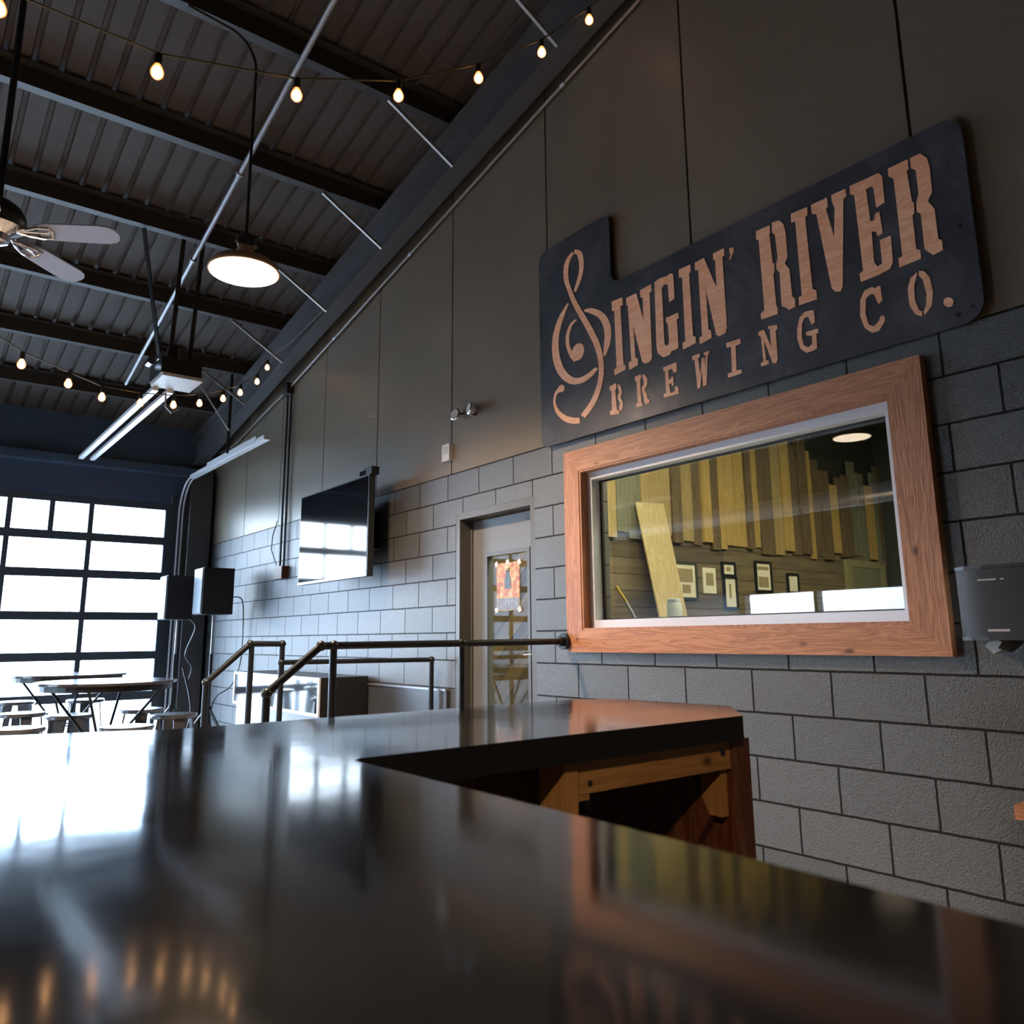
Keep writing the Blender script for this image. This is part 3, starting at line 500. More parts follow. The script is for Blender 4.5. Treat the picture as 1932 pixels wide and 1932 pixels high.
# ------------------------------------------------------------------ sign
sg = thing('wall_sign', 'large blackened steel brewery sign with copper coloured cut out lettering', 'sign')
def arc(cy, cz, r, a0, a1, n=7): return [(cy+r*math.cos(math.radians(a0+(a1-a0)*i/n)), cz+r*math.sin(math.radians(a0+(a1-a0)*i/n))) for i in range(n+1)]
Ya, Yb_, Yt, Z0, Z1, Z2, r = 1.147, 3.822, 3.150, 2.540, 3.425, 3.890, .085
poly = arc(Ya+r, Z0+r, r, 180, 270)+arc(Yb_-r*.7, Z0+r*.7, r*.7, 270, 360)+arc(Yb_-r, Z2-r, r, 0, 90)+arc(Yt+.06, Z2-.06, .06, 90, 180)+arc(Yt-.07, Z1+.07, .07, 0, -90)+arc(Ya+r, Z1-r, r, 90, 180)
b = BM(); prism_x(b, poly, 3.210, 3.222); obj('plate', b, M['plate'], sg)
b = BM(); prism_x(b, [(1.25, 2.62), (3.72, 2.62), (3.72, 3.34), (1.25, 3.34)], 3.222, 3.252); obj('backing_board', b, M['black'], sg)
def glyph(name, poly):
    b = BM(); prism_x(b, [(y/1000, z/1000) for y, z in poly], 3.2068, 3.2102); obj(name, b, M['copper'], sg)
pairs = {'B': ['B', 'B_'], 'R': ['R', 'R_'], 'R1': ['R1', 'R1_'], 'R2': ['R2', 'R2_'], 'O': ['O', 'O_']}
done = set()
for k in GLYPH:
    if k.endswith('_'): continue
    b = BM()
    for kk in pairs.get(k, [k]): prism_x(b, [(y/1000, z/1000) for y, z in GLYPH[kk]], 3.2068, 3.2102)
    obj('apostrophe' if k == 'ap' else 'full_stop' if k == 'dot' else 'letter', b, M['copper'], sg)
b = BM()
for Ls, Rs in STROKE:
    rows = []
    for (ly, lz), (ry, rz) in zip(Ls, Rs):
        rows.append([b.verts.new(q) for q in ((3.2068, ly/1000, lz/1000), (3.2068, ry/1000, rz/1000), (3.2102, ry/1000, rz/1000), (3.2102, ly/1000, lz/1000))])
    for p, q in zip(rows, rows[1:]):
        for i in range(4): b.faces.new((p[i], p[(i+1) % 4], q[(i+1) % 4], q[i]))
    b.faces.new(rows[0]); b.faces.new(rows[-1][::-1])
for B_ in BLOB: prism_x(b, [(y/1000, z/1000) for y, z in B_], 3.2064, 3.2102)
obj('treble_clef', b, M['copper'], sg)
b = BM()
for y, z in ((1.245, 2.585), (1.19, 2.60), (1.20, 2.95)): tube(b, [(3.2085, y, z), (3.211, y, z)], .009, 12)
obj('bolt_holes', b, M['black'], sg)
# ------------------------------------------------------------------ interior window
w1 = bpy.data.objects.new('window_1', None); C.objects.link(w1); w1['kind'] = 'structure'
oy0, oy1, oz0, oz1 = 1.412, 3.612, 1.260, 2.468; iy0, iy1, iz0, iz1 = WO
def mitre(name, p, m):
    b = BM(); prism_x(b, p, 3.208, 3.2495); bev(b, .003, 1); o = obj(name, b, m, w1)
mitre('casing_board', [(oy0, oz1), (oy1, oz1), (iy1, iz1), (iy0, iz1)], M['cedar'])
mitre('casing_board', [(oy0, oz0), (iy0, iz0), (iy1, iz0), (oy1, oz0)], M['cedar'])
mitre('casing_board', [(oy0, oz0), (oy0, oz1), (iy0, iz1), (iy0, iz0)], M['cedarz'])
mitre('casing_board', [(oy1, oz0), (iy1, iz0), (iy1, iz1), (oy1, oz1)], M['cedarz'])
b = BM(); box(b, 3.212, 3.40, iy1-.015, iy1, iz0, iz1); box(b, 3.212, 3.40, iy0, iy0+.015, iz0, iz1); box(b, 3.212, 3.40, iy0+.015, iy1-.015, iz1-.012, iz1); box(b, 3.212, 3.40, iy0+.015, iy1-.015, iz0, iz0+.012)
obj('jamb_liner', b, M['cedarz'], w1)
def frame_yz(b, x0, x1, ya, yb, za, zb, wl, wr_, wt, wb):
    box(b, x0, x1, ya, ya+wr_, za, zb); box(b, x0, x1, yb-wl, yb, za, zb); box(b, x0, x1, ya+wr_, yb-wl, zb-wt, zb); box(b, x0, x1, ya+wr_, yb-wl, za, za+wb)
b = BM(); frame_yz(b, 3.265, 3.33, iy0+.015, iy1-.015, iz0+.012, iz1-.012, .04, .04, .045, .045); bev(b, .003, 1); obj('window_frame', b, M['silver'], w1)
b = BM(); frame_yz(b, 3.33, 3.345, iy0+.04, iy1-.04, iz0+.04, iz1-.04, .03, .03, .028, .025); obj('gasket', b, M['gasket'], w1)
b = BM(); box(b, 3.338, 3.344, iy0+.06, iy1-.06, iz0+.055, iz1-.06); obj('pane', b, M['glass'], w1)
# ------------------------------------------------------------------ door beside the window
d1 = bpy.data.objects.new('door_1', None); C.objects.link(d1); d1['kind'] = 'structure'
dy0, dy1, _, dz1 = DO
b = BM()
for ya, yb in ((dy0, dy0+.05), (dy1-.05, dy1)): box(b, 3.252, 3.42, ya, yb, 0, dz1)
box(b, 3.252, 3.42, dy0+.05, dy1-.05, dz1-.05, dz1)
box(b, 3.35, 3.42, dy1-.066, dy1-.05, 0, dz1-.05); box(b, 3.35, 3.42, dy0+.05, dy0+.066, 0, dz1-.05)
obj('door_frame', bev(b, .003, 1), M['frpaint'], d1)
ly0, ly1 = dy0+.07, dy1-.07; gy0, gy1, gz0, gz1 = 4.15, 4.62, .35, 1.925
b = BM(); frame_yz(b, 3.36, 3.405, ly0, ly1, .01, dz1-.06, ly1-gy1, gy0-ly0, dz1-.06-gz1, gz0); leaf = obj('door_leaf', b, M['doorpaint'], d1)
b = BM(); frame_yz(b, 3.348, 3.36, gy0-.02, gy1+.02, gz0-.02, gz1+.02, .028, .028, .028, .028); obj('lite_frame', bev(b, .002, 1), M['frpaint'], leaf)
b = BM(); box(b, 3.375, 3.381, gy0, gy1, gz0, gz1); obj('pane', b, M['dglass'], leaf)
b = bbox(3.29, 3.35, 4.03, 4.09, dz1-.13, dz1-.08); obj('door_closer', b, M['black'], d1)
b = BM(); tube(b, [(3.36, 4.08, 1.24), (3.31, 4.08, 1.24), (3.30, 4.14, 1.24)], .011, 10); obj('handle', b, M['chrome'], leaf, smooth=True)
# poster taped on the door glass
m, nt, bs, N, L = new_mat('orange_poster_print')
tc = N.new('ShaderNodeTexCoord'); n = N.new('ShaderNodeTexNoise'); n.inputs['Scale'].default_value = 28; n.inputs['Detail'].default_value = 6; L.new(tc.outputs['Object'], n.inputs['Vector'])
rr = N.new('ShaderNodeValToRGB'); e = rr.color_ramp.elements; e[0].position = .3; e[0].color = (.22, .03, .012, 1); e[1].position = .70; e[1].color = (.42, .36, .24, 1); q = e.new(.45); q.color = (.40, .12, .02, 1); q = e.new(.56); q.color = (.42, .25, .04, 1)
L.new(n.outputs['Fac'], rr.inputs['Fac']); L.new(rr.outputs[0], bs.inputs['Base Color']); bs.inputs['Roughness'].default_value = .4; M['poster'] = m
ps = thing('door_poster', 'orange and yellow beer poster taped to the door glass', 'poster', (0, 0, 0))
py0, py1 = 4.27, 4.53
b = BM(); box(b, 3.371, 3.3745, py0, py1, 1.53, 1.86); obj('print', b, M['poster'], ps)
b = BM(); box(b, 3.3695, 3.371, py0+.005, py1-.005, 1.535, 1.615); obj('lower_band', b, simple('grey_print', (.16, .16, .19), .4, noise=.5, nscale=60), ps)
b = BM(); prism_x(b, [(4.365, 1.68), (4.435, 1.68), (4.435, 1.745), (4.42, 1.77), (4.42, 1.80), (4.38, 1.80), (4.38, 1.77), (4.365, 1.745)], 3.3692, 3.371); obj('dark_bottle_print', b, simple('slate_print', (.05, .07, .09), .4, noise=.4, nscale=50), ps)
b = BM(); lathe(b, [(.002, 0), (.02, .004), (.022, .02), (.012, .035), (.002, .038)], (3.3735, 4.40, 1.80), 10); obj('foam_print', b, M['white'], ps)
for y, z in ((py0, 1.855), (py1, 1.855), (py0, 1.535), (py1, 1.535), (4.40, 1.862)):
    b = BM(); prism_x(b, [(y-.022, z-.01), (y+.010, z-.022), (y+.022, z+.01), (y-.010, z+.022)], 3.3685, 3.3695); obj('tape', b, M['white'], ps)
# ------------------------------------------------------------------ things on the wall
tv = thing('television', 'wall mounted flat television with glossy black screen', 'television', (0, 0, 0))
b = bbox(2.955, 3.01, 5.685, 7.03, 1.835, 2.655, .006); obj('body', b, M['tvbody'], tv)
b = BM(); box(b, 2.9525, 2.955, 5.70, 7.015, 1.858, 2.642); obj('screen', b, M['tvscreen'], tv)
b = BM(); box(b, 2.951, 2.956, 5.69, 7.025, 1.836, 1.852); obj('lower_trim', b, M['galv'], tv)
b = bbox(3.01, 3.09, 5.9, 6.8, 1.95, 2.5); obj('rear_housing', b, M['tvbody'], tv)
b = BM(); box(b, 3.09, 3.23, 6.1, 6.16, 2.0, 2.5); box(b, 3.09, 3.23, 6.5, 6.56, 2.0, 2.5); box(b, 3.228, 3.2495, 6.0, 6.7, 2.1, 2.4); obj('wall_bracket', b, M['black'], tv)
t = thing('set_top_box', 'small black box perched on top of the television', 'box')
b = bbox(2.96, 3.03, 5.66, 5.80, 2.657, 2.72); obj('case', b, M['tvbody'], t)
b = BM(); box(b, 2.957, 2.96, 5.76, 5.86, 2.66, 2.70); obj('front_glass', b, M['gloss'], t)
t = thing('emergency_light', 'twin head emergency light on the taupe wall above the door', 'emergency light', (3.25, 4.66, 2.98))
b = bbox(-.04, 0, -.05, .05, -.035, .035); obj('base', b, M['panel'], t)
for s in (-1, 1):
    k = BM(); lathe(k, [(.012, -.05), (.03, -.035), (.045, 0), (.048, .006), (.04, .012)], (0, 0, 0), 20)
    hd = obj('lamp_head', k, M['chrome'], t, (-.085, s*.095, -.005), (0, -PI/2+.2, s*.25), smooth=True)
    k = BM(); lathe(k, [(.036, .0125), (.036, .014)], (0, 0, 0), 20); obj('lens', k, M['white'], hd)
    k = BM(); tube(k, [(-.03, s*.03, 0), (-.06, s*.085, 0)], .008, 8); obj('arm', k, M['black'], t)
t = thing('wall_alarm', 'small white alarm device on a wall panel seam left of the door', 'alarm', (3.25, 4.965, 2.73))
b = bbox(-.035, 0, -.05, .05, -.065, .065, .008); obj('case', b, M['white'], t)
b = BM(); box(b, -.037, -.035, -.03, .03, -.01, .045); obj('grille', b, simple('grey_grille', (.4, .38, .38), .5), t)
t = thing('wire_snip', 'small white cable stub on the second wall panel seam', 'cable'); b = BM(); tube(b, [(3.25, 6.15, 3.30), (3.20, 6.2, 3.29)], .008, 6); obj('stub', b, M['white'], t)
# towel dispenser
dp = thing('towel_dispenser', 'smoky grey paper towel dispenser on the block wall right of the window', 'dispenser', (3.25, 0, 1.33))
def dprof(o=0):
    return [(0, .90-o), (-.20, .90-o), (-.225-o, .94), (-.232-o, 1.02), (-.232-o, 1.20), (-.222-o, 1.262), (-.195, 1.302+o), (-.15, 1.322+o), (-.10, 1.33+o), (0, 1.33+o)]
b = BM(); prism_z(b, dprof(), 0, .245); obj('shell', bev(b, .004, 1), M['dispenser'], dp, smooth=True)
b = BM(); prism_z(b, dprof(.002), .240, .252); obj('top_band', b, M['black'], dp)
b = BM(); prism_z(b, dprof(.001), -.008, .004); obj('bottom_band', b, M['black'], dp)
b = BM(); prism_z(b, [(-.15, 1.326), (-.05, 1.336), (-.01, 1.336), (-.01, 1.326), (-.05, 1.328)], .01, .235); obj('edge_sheen', b, simple('pale_edge_sheen', (.55, .66, .64), .25), dp)  # pale strip paints the sheen on the shell's curved far edge
for q in ((1.155, 1.215, .198, .203), (1.13, 1.142, .198, .203), (1.13, 1.20, .022, .030)): b = BM(); box(b, -.2335, -.2322, *q); obj('printed_mark', b, M['white'], dp)
b = BM(); tube(b, [(-.14, 1.17, -.008), (-.14, 1.15, -.03)], [.05, .03], 10); obj('outlet', b, M['black'], dp)
b = BM(); prism_x(b, [(1.19, -.04), (1.22, -.055), (1.245, -.03), (1.235, -.015), (1.20, -.008), (1.18, -.02)], -.16, -.10); obj('paper_end', b, M['white'], dp)
t = thing('wall_shelf', 'end of a stained wood shelf at the right edge of the picture', 'shelf'); b = bbox(3.05, 3.25, .55, 1.20, .735, .78); obj('board', b, M['cedar'], t)
b = bbox(3.20, 3.25, .6, .64, .5, .734); obj('bracket', b, M['black'], t)
# glossy guard panel left of the door
t = thing('wall_guard', 'glossy dark guard panel on the block wall left of the door', 'panel'); b = bbox(3.215, 3.249, 4.93, 6.1, .40, .975, .005); obj('sheet', b, M['guard'], t)
b = BM(); box(b, 3.205, 3.249, 4.93, 6.1, .976, .99); obj('cap', b, M['galv'], t)
# console cabinet
t = thing('console_cabinet', 'long low black glossy cabinet standing against the block wall', 'cabinet')
b = bbox(2.80, 3.22, 6.12, 8.1, .74, 1.045, .004); obj('body', b, M['black'], t)
b = BM(); box(b, 2.792, 2.80, 6.15, 8.08, .765, 1.02); obj('glass_front', b, M['gloss'], t)
b = BM(); frame_yz(b, 2.786, 2.80, 6.12, 8.1, .74, 1.045, .03, .03, .025, .025); obj('front_trim', b, M['silver'], t)
b = bbox(2.82, 3.22, 6.14, 8.08, 0, .739, .004); obj('plinth', b, simple('pale_grey_plinth', (.42, .40, .42), .2), t)
# ------------------------------------------------------------------ landing and pipe rails
b = BM(); box(b, 1.72, XW, 3.62, 5.12, 0, .18); box(b, 1.42, 1.72, 3.62, 5.12, 0, .09); struct('floor_landing', b, M['floor'])
def fitting(b, p, r=.026): 
    bmesh.ops.create_icosphere(b, subdivisions=2, radius=r, matrix=Matrix.Translation(p))
R_ = .0185
hr = thing('pipe_handrail', 'near black iron pipe handrail reaching to the corner of the window casing', 'handrail')
b = BM(); tube(b, [(1.655, 3.63, 1.318), (3.20, 3.63, 1.322)], R_, 12); obj('top_rail', b, M['blackpipe'], hr, smooth=True)
b = BM(); tube(b, [(1.655, 3.63, 1.318), (1.40, 3.63, 1.11)], R_, 12); obj('sloped_rail', b, M['blackpipe'], hr, smooth=True)
b = BM(); tube(b, [(1.40, 3.63, 1.11), (1.40, 3.63, 0.0)], R_, 12); obj('post', b, M['blackpipe'], hr, smooth=True)
b = BM(); tube(b, [(1.72, 3.63, 1.318), (1.72, 3.63, .18)], R_, 12); obj('post', b, M['blackpipe'], hr, smooth=True)
b = BM(); tube(b, [(2.465, 3.63, 1.32), (2.465, 3.63, .18)], R_*.9, 12); obj('post', b, M['blackpipe'], hr, smooth=True)
for p in ((1.655, 3.63, 1.318), (1.72, 3.63, 1.318), (1.40, 3.63, 1.11), (2.465, 3.63, 1.32)): b = BM(); fitting(b, p); obj('elbow_fitting', b, M['blackpipe'], hr, smooth=True)
b = BM(); tube(b, [(3.185, 3.63, 1.322), (3.207, 3.63, 1.322)], .048, 20); tube(b, [(3.15, 3.63, 1.322), (3.19, 3.63, 1.322)], .028, 12); obj('wall_flange', b, M['blackpipe'], hr, smooth=True)
hr = thing('pipe_handrail', 'far black iron pipe handrail with a lower rail ending before the door', 'handrail')
Y2 = 5.06
b = BM(); tube(b, [(1.83, Y2, 1.325), (2.04, Y2, 1.322)], R_, 12); obj('top_rail', b, M['blackpipe'], hr, smooth=True)
b = BM(); tube(b, [(1.83, Y2, 1.325), (1.575, Y2, 1.10)], R_, 12); obj('sloped_rail', b, M['blackpipe'], hr, smooth=True)
b = BM(); tube(b, [(2.04, Y2, 1.205), (3.17, Y2, 1.195)], R_*.9, 12); obj('lower_rail', b, M['blackpipe'], hr, smooth=True)
for x, z, zb in ((1.575, 1.10, .09), (1.84, 1.325, .18), (2.04, 1.322, .18), (3.17, 1.195, .18)):
    b = BM(); tube(b, [(x, Y2, z), (x, Y2, zb)], R_, 12); obj('post', b, M['blackpipe'], hr, smooth=True)
for p in ((1.83, Y2, 1.325), (2.04, Y2, 1.322), (1.575, Y2, 1.10), (3.17, Y2, 1.195), (2.04, Y2, 1.205)): b = BM(); fitting(b, p, .025); obj('elbow_fitting', b, M['blackpipe'], hr, smooth=True)
# ------------------------------------------------------------------ speakers on stands
def speaker(x, y, z, w, d, h, rz, label):
    t = thing('loudspeaker', label, 'loudspeaker', (x, y, z), rz, 'loudspeakers')
    b = bbox(-w/2, w/2, -d/2, d/2, 0, h, .015); obj('cabinet', b, M['speaker'], t)
    b = bbox(-w/2-.012, -w/2+.002, -d/2+.02, d/2-.02, .01, h-.01, .003); obj('front_grille', b, M['speakerlit'], t)  # left face coloured pale as if lit
    b = BM(); box(b, -.03, .03, -.02, .02, h, h+.012); obj('handle', b, M['black'], t)
def stand(x, y, top, rz, label, hub=.52):
    t = thing('speaker_stand', label, 'speaker stand', (x, y, 0), rz, 'speaker stands')
    b = BM(); tube(b, [(0, 0, .12), (0, 0, 1.2)], .019, 10); obj('lower_pole', b, M['blackpipe'], t, smooth=True)
    b = BM(); tube(b, [(0, 0, 1.15), (0, 0, top)], .014, 10); obj('upper_pole', b, M['galv'], t, smooth=True)
    b = BM(); tube(b, [(0, 0, hub-.04), (0, 0, hub+.04)], .035, 12); obj('hub', b, M['black'], t)
    for k in range(3):
        a = 2*PI*k/3; c, s = math.cos(a), math.sin(a)
        b = BM(); bar(b, (c*.03, s*.03, hub), (c*.46, s*.46, .015), .022, .022); obj('leg', b, M['blackpipe'], t)
        b = BM(); bar(b, (c*.02, s*.02, .15), (c*.27, s*.27, .26), .014, .014); obj('brace', b, M['blackpipe'], t)
speaker(2.885, 9.2, 1.63, .335, .32, .51, 0, 'right loudspeaker on a stand in front of the block wall')
stand(2.90, 9.2, 1.625, PI/3, 'speaker stand under the right loudspeaker near the block wall', .60)
speaker(2.63, 9.72, 1.585, .29, .30, .495, 0, 'left loudspeaker on a stand in front of the garage door jamb')
stand(2.66, 9.72, 1.58, PI/3, 'speaker stand under the left loudspeaker near the garage door', .60)
def cable(label, pts, r=.007):
    b = BM(); P = [Vector(p) for p in pts]; out = []
    for i in range(len(P)-1):
        a, p, q, d = P[max(i-1, 0)], P[i], P[i+1], P[min(i+2, len(P)-1)]
        for k in range(5):
            s = k/5; out.append(.5*(2*p+(q-a)*s+(2*a-5*p+4*q-d)*s*s+(-a+3*p-3*q+d)*s**3))
    out.append(P[-1]); tube(b, out, r, 6); tag(obj('speaker_cable', b, M['black']), label, 'cable')
cable('thin black cable drooping down from the right loudspeaker along the wall', [(3.05, 9.15, 1.82), (3.17, 9.1, 1.80), (3.2, 9.1, 1.5), (3.19, 9.1, 1.1), (3.1, 9.1, .85), (2.95, 9.15, .72), (2.92, 9.17, .4), (2.98, 9.0, .01)])
cable('coiled black cable hanging beside the left speaker stand', [(2.75, 9.7, 1.62), (2.86, 9.7, 1.5), (2.76, 9.68, 1.2), (2.84, 9.68, 1.05), (2.80, 9.68, .9), (2.74, 9.68, 1.05), (2.83, 9.68, .75), (2.86, 9.68, .5), (2.78, 9.65, .2), (2.85, 9.6, .01)], .01)
# ------------------------------------------------------------------ high tables and stools
def table(x, y, R, label):
    t = thing('bar_table', label, 'table', (x, y, 0), .3, 'round high tables')
    b = BM(); lathe(b, [(R-.004, 1.028), (R, 1.032), (R, 1.046), (R-.004, 1.05)], (0, 0, 0), 48); obj('table_top', b, M['tabletop'], t, smooth=True)
    b = BM(); lathe(b, [(R-.06, .985), (R-.035, .985), (R-.035, 1.027), (R-.06, 1.027)], (0, 0, 0), 40); obj('apron', b, M['black'], t)
    for k in range(4):
        a = PI/4+k*PI/2; c, s = math.cos(a), math.sin(a)
        b = BM(); tube(b, [(c*(R-.1), s*(R-.1), .985), (c*.14, s*.14, .66), (c*.12, s*.12, .5), (c*.30, s*.30, .0)], .011, 8); obj('leg', b, M['blackpipe'], t, smooth=True)
    b = BM(); tube(b, [(.13*math.cos(a), .13*math.sin(a), .58) for a in [2*PI*k/20 for k in range(21)]], .007, 6); obj('tie_ring', b, M['blackpipe'], t)
table(1.42, 6.98, .50, 'round black high table nearest the bar')
table(1.45, 8.80, .50, 'round black high table farther back by the garage door')
st0 = thing('bar_stool', 'dark metal backless bar stool at the left edge nearest the bar', 'stool', (0, 0, 0), 0, 'metal bar stools')
b = BM(); lathe(b, [(.165, .725), (.178, .735), (.180, .752), (.172, .760), (.12, .757), (.002, .755)], (0, 0, 0), 32); obj('seat', b, M['gunmetal'], st0, smooth=True)
for k in range(4):
    a = PI/4+k*PI/2; c, s = math.cos(a), math.sin(a)
    b = BM(); T = Vector((-s, c, 0)); O = Vector((c, s, 0)); tp, bt = O*.135+Vector((0, 0, .735)), O*.225+Vector((0, 0, 0))
    n_ = O*.006
    hexa(b, [bt-T*.014-n_, bt+T*.014-n_, bt+T*.014+n_, bt-T*.014+n_, tp-T*.045-n_, tp+T*.045-n_, tp+T*.045+n_, tp-T*.045+n_]); obj('leg', b, M['gunmetal'], st0)
b = BM()
for k in range(4):
    a0, a1 = PI/4+k*PI/2, PI/4+(k+1)*PI/2; bar(b, (.19*math.cos(a0), .19*math.sin(a0), .28), (.19*math.cos(a1), .19*math.sin(a1), .28), .006, .028)
obj('foot_rest', b, M['gunmetal'], st0)
st0.location = (.82, 6.75, 0)
for x, y, rz, lab in ((1.44, 6.34, .3, 'dark metal bar stool tucked under the near side of the front table'),
        (1.97, 7.1, .8, 'dark metal bar stool on the right of the front table, before the left speaker stand'),
        (1.30, 7.66, .1, 'dark metal bar stool behind the front table'),
        (1.90, 7.85, .5, 'dark metal bar stool standing between the two round tables'),
        (1.02, 8.15, .9, 'dark metal bar stool left of the gap between the two tables'),
        (1.15, 9.75, .2, 'dark metal bar stool at the far left against the garage door'),
        (1.75, 9.55, .6, 'dark metal bar stool behind the far table')):
    dup(st0, (x, y, 0), rz, lab)
# ------------------------------------------------------------------ the bar
bc = thing('bar_counter', 'L shaped bar with glossy black top and open wooden framing', 'bar counter')
ZT = 1.13; TH = .063
poly = [(.71, -1.2), (.71, 1.395), (.73, 1.415), (1.90, 1.415), (2.13, 1.63), (2.10, 2.05), (1.98, 2.19), (.60, 2.19), (.20, 2.35), (-.10, 2.35), (-.10, -1.2)]
b = BM(); prism_z(b, poly, ZT-TH, ZT); bev(b, .004, 2)
for f in b.faces:
    f.material_index = 0 if f.normal.z > .3 or f.calc_center_median().z > ZT-.0015 else 1
obj('bar_top', b, [M['bartop'], M['baredge']], bc)
ZU = ZT-TH-.002
b = bbox(1.875, 1.955, 1.44, 2.10, 0, ZU, .003); obj('end_panel', b, M['redwood'], bc)
b = bbox(1.31, 1.873, 1.445, 1.48, .99, ZU, .003); obj('top_rail', b, M['pine'], bc)
b = bbox(1.262, 1.303, 1.44, 1.53, 0, ZU, .003); obj('stud', b, M['pinez'], bc)
b = bbox(1.305, 1.345, 1.448, 1.50, .975, ZU, .003); obj('blocking', b, M['pinez'], bc)
b = bbox(1.845, 1.873, 1.46, 1.53, .865, .988, .003); obj('cleat', b, M['pinez'], bc)
b = BM(); prism_x(b, [(1.50, .86), (1.56, .98), (2.0, .30), (2.0, .12)], 1.84, 1.87); obj('diagonal_brace', b, M['redwood'], bc)
b = bbox(.0, 1.873, 2.04, 2.075, 0, ZU, .003); obj('front_panel', b, M['redwood'], bc)
b = bbox(.72, 1.26, 1.62, 1.65, 0, ZU-.1, .003); obj('inner_panel', b, M['redwood'], bc)
b = bbox(.02, .66, -1.1, 1.50, 0, ZU, .003); obj('cabinet', b, M['redwood'], bc)
b = BM(); tube(b, [(1.344, 1.4448, 1.012), (1.344, 1.442, 1.012)], .007, 10); tube(b, [(1.84, 1.4448, 1.035), (1.84, 1.442, 1.035)], .009, 10); obj('screw_heads', b, M['black'], bc)
# ------------------------------------------------------------------ back room behind the window
YR = 4.95; RX = 10.2; RZ = 3.75
b = BM(); box(b, XW+.2, RX, -1, YR, -.1, 0); struct('floor_back_room', b, M['floor'])
b = BM(); box(b, XW+.2, RX+.1, -1.1, YR+.1, RZ, RZ+.1); struct('ceiling_back_room', b, M['darkroom'])
b = BM(); box(b, RX, RX+.1, -1, YR+.1, 0, RZ); box(b, XW+.2, RX+.1, -1.1, -1, 0, RZ); box(b, XW+.2, RX, YR+.03, YR+.1, 0, RZ); box(b, 9.70, RX, YR-.25, YR+.03, 0, RZ); struct('wall_back_room', b, M['darkroom'])
b = BM(); box(b, 4.55, 9.7, YR, YR+.03, 0, 2.30); struct('wall_planks', b, M['planks_h'])
b = BM(); box(b, XW+.2, 4.55, YR, YR+.03, 0, RZ); struct('wall_diagonal_planks', b, M['planks_d'])
b = BM(); x = 4.6; random.seed(3)
while x < 9.6:
    w = .17*random.choice((.6, .8, 1, 1)); top = min(RZ-.02, 3.1+random.random()*.45+(.15 if x < 8 else -.05))
    zb = 2.27-random.random()*.10; d = random.choice((.02, .03, .045))
    box(b, x, x+w-.006, YR-d, YR, zb, top, random.randrange(4)); x += w
vm = [wood('reclaimed_board_%s' % n_, c1, c2, 'Z', 9, .7) for n_, c1, c2 in (('honey', (.34, .22, .06), (.46, .31, .10)), ('grey', (.12, .12, .08), (.20, .19, .13)), ('brown', (.09, .06, .03), (.16, .11, .055)), ('tan', (.28, .20, .08), (.38, .28, .12)))]
o = obj('reclaimed_boards', b, vm); o['kind'] = 'structure'
tag(o, 'row of ragged upright reclaimed boards on the back room wall', 'boards')
t = thing('plywood_sheet', 'tall pale plywood sheet leaning behind the window glass', 'plywood')
b = BM(); hexa(b, [(5.32, YR-.52, 0), (5.66, YR-.52, 0), (5.66, YR-.50, 0), (5.32, YR-.50, 0), (5.20, YR-.065, 2.53), (5.57, YR-.065, 2.55), (5.57, YR-.05, 2.55), (5.20, YR-.05, 2.53)]); obj('sheet', b, M['plywood'], t)
def frame_pic(x0, x1, z0, z1, lab, fm, rows, kind='picture_frame', cat='picture'):
    t = thing(kind, lab, cat, group='framed papers on the back room wall')
    f = .022 if fm else 0
    if fm:
        b = BM()
        for q in ((x0-f, x1+f, z1, z1+f), (x0-f, x1+f, z0-f, z0), (x0-f, x0, z0, z1), (x1, x1+f, z0, z1)): box(b, q[0], q[1], YR-.025, YR-.001, q[2], q[3])
        obj('frame', b, fm, t)
    b = BM(); box(b, x0, x1, YR-.012, YR-.002, z0, z1); obj('paper', b, M['paper'], t)
    b = BM()
    for (u0, u1, v0, v1) in rows: box(b, x0+(x1-x0)*u0, x0+(x1-x0)*u1, YR-.0135, YR-.012, z0+(z1-z0)*v0, z0+(z1-z0)*v1)
    if rows: obj('printed_area', b, simple('tan_print', (.30, .23, .12), .7, noise=.3, nscale=80), t)
frame_pic(5.735, 6.03, 1.70, 2.01, 'large cream notice with two tan blocks beside the plywood sheet', M['darkroom'], [(.12, .88, .45, .86), (.35, .75, .12, .38)])
frame_pic(6.15, 6.34, 1.745, 1.99, 'plain unframed cream sheet pinned right of the large notice', None, [(.2, .8, .3, .8)], 'wall_notice', 'notice')
frame_pic(6.46, 6.63, 1.94, 2.04, 'small card in a dark frame above a taller one', M['gasket'], [(.3, .7, .3, .7)])
frame_pic(6.47, 6.64, 1.62, 1.90, 'tall narrow card in a dark frame below the small one', M['gasket'], [(.4, .6, .3, .8)])
frame_pic(7.00, 7.24, 1.80, 2.075, 'dark blue framed poster with a block picture in the middle of the back room wall', M['gasket'], [(.15, .85, .1, .5), (.1, .9, .75, .88)])
frame_pic(7.56, 7.73, 1.80, 1.97, 'small cream framed card nearest the back room door', M['gasket'], [])
d3 = bpy.data.objects.new('door_3', None); C.objects.link(d3); d3['kind'] = 'structure'
b = BM(); box(b, 8.72, 8.83, YR-.04, YR-.001, 0, 2.2); box(b, 9.50, 9.61, YR-.04, YR-.001, 0, 2.2); box(b, 8.83, 9.50, YR-.04, YR-.001, 2.12, 2.2); obj('door_frame', b, simple('khaki_trim', (.26, .24, .12), .5), d3)
b = BM(); box(b, 8.83, 9.50, YR-.03, YR-.001, 0, 2.12); obj('door_leaf', b, simple('khaki_door', (.20, .19, .11), .5), d3)
t = thing('folding_work_table', 'pale work table with a teal top just inside the window', 'table')
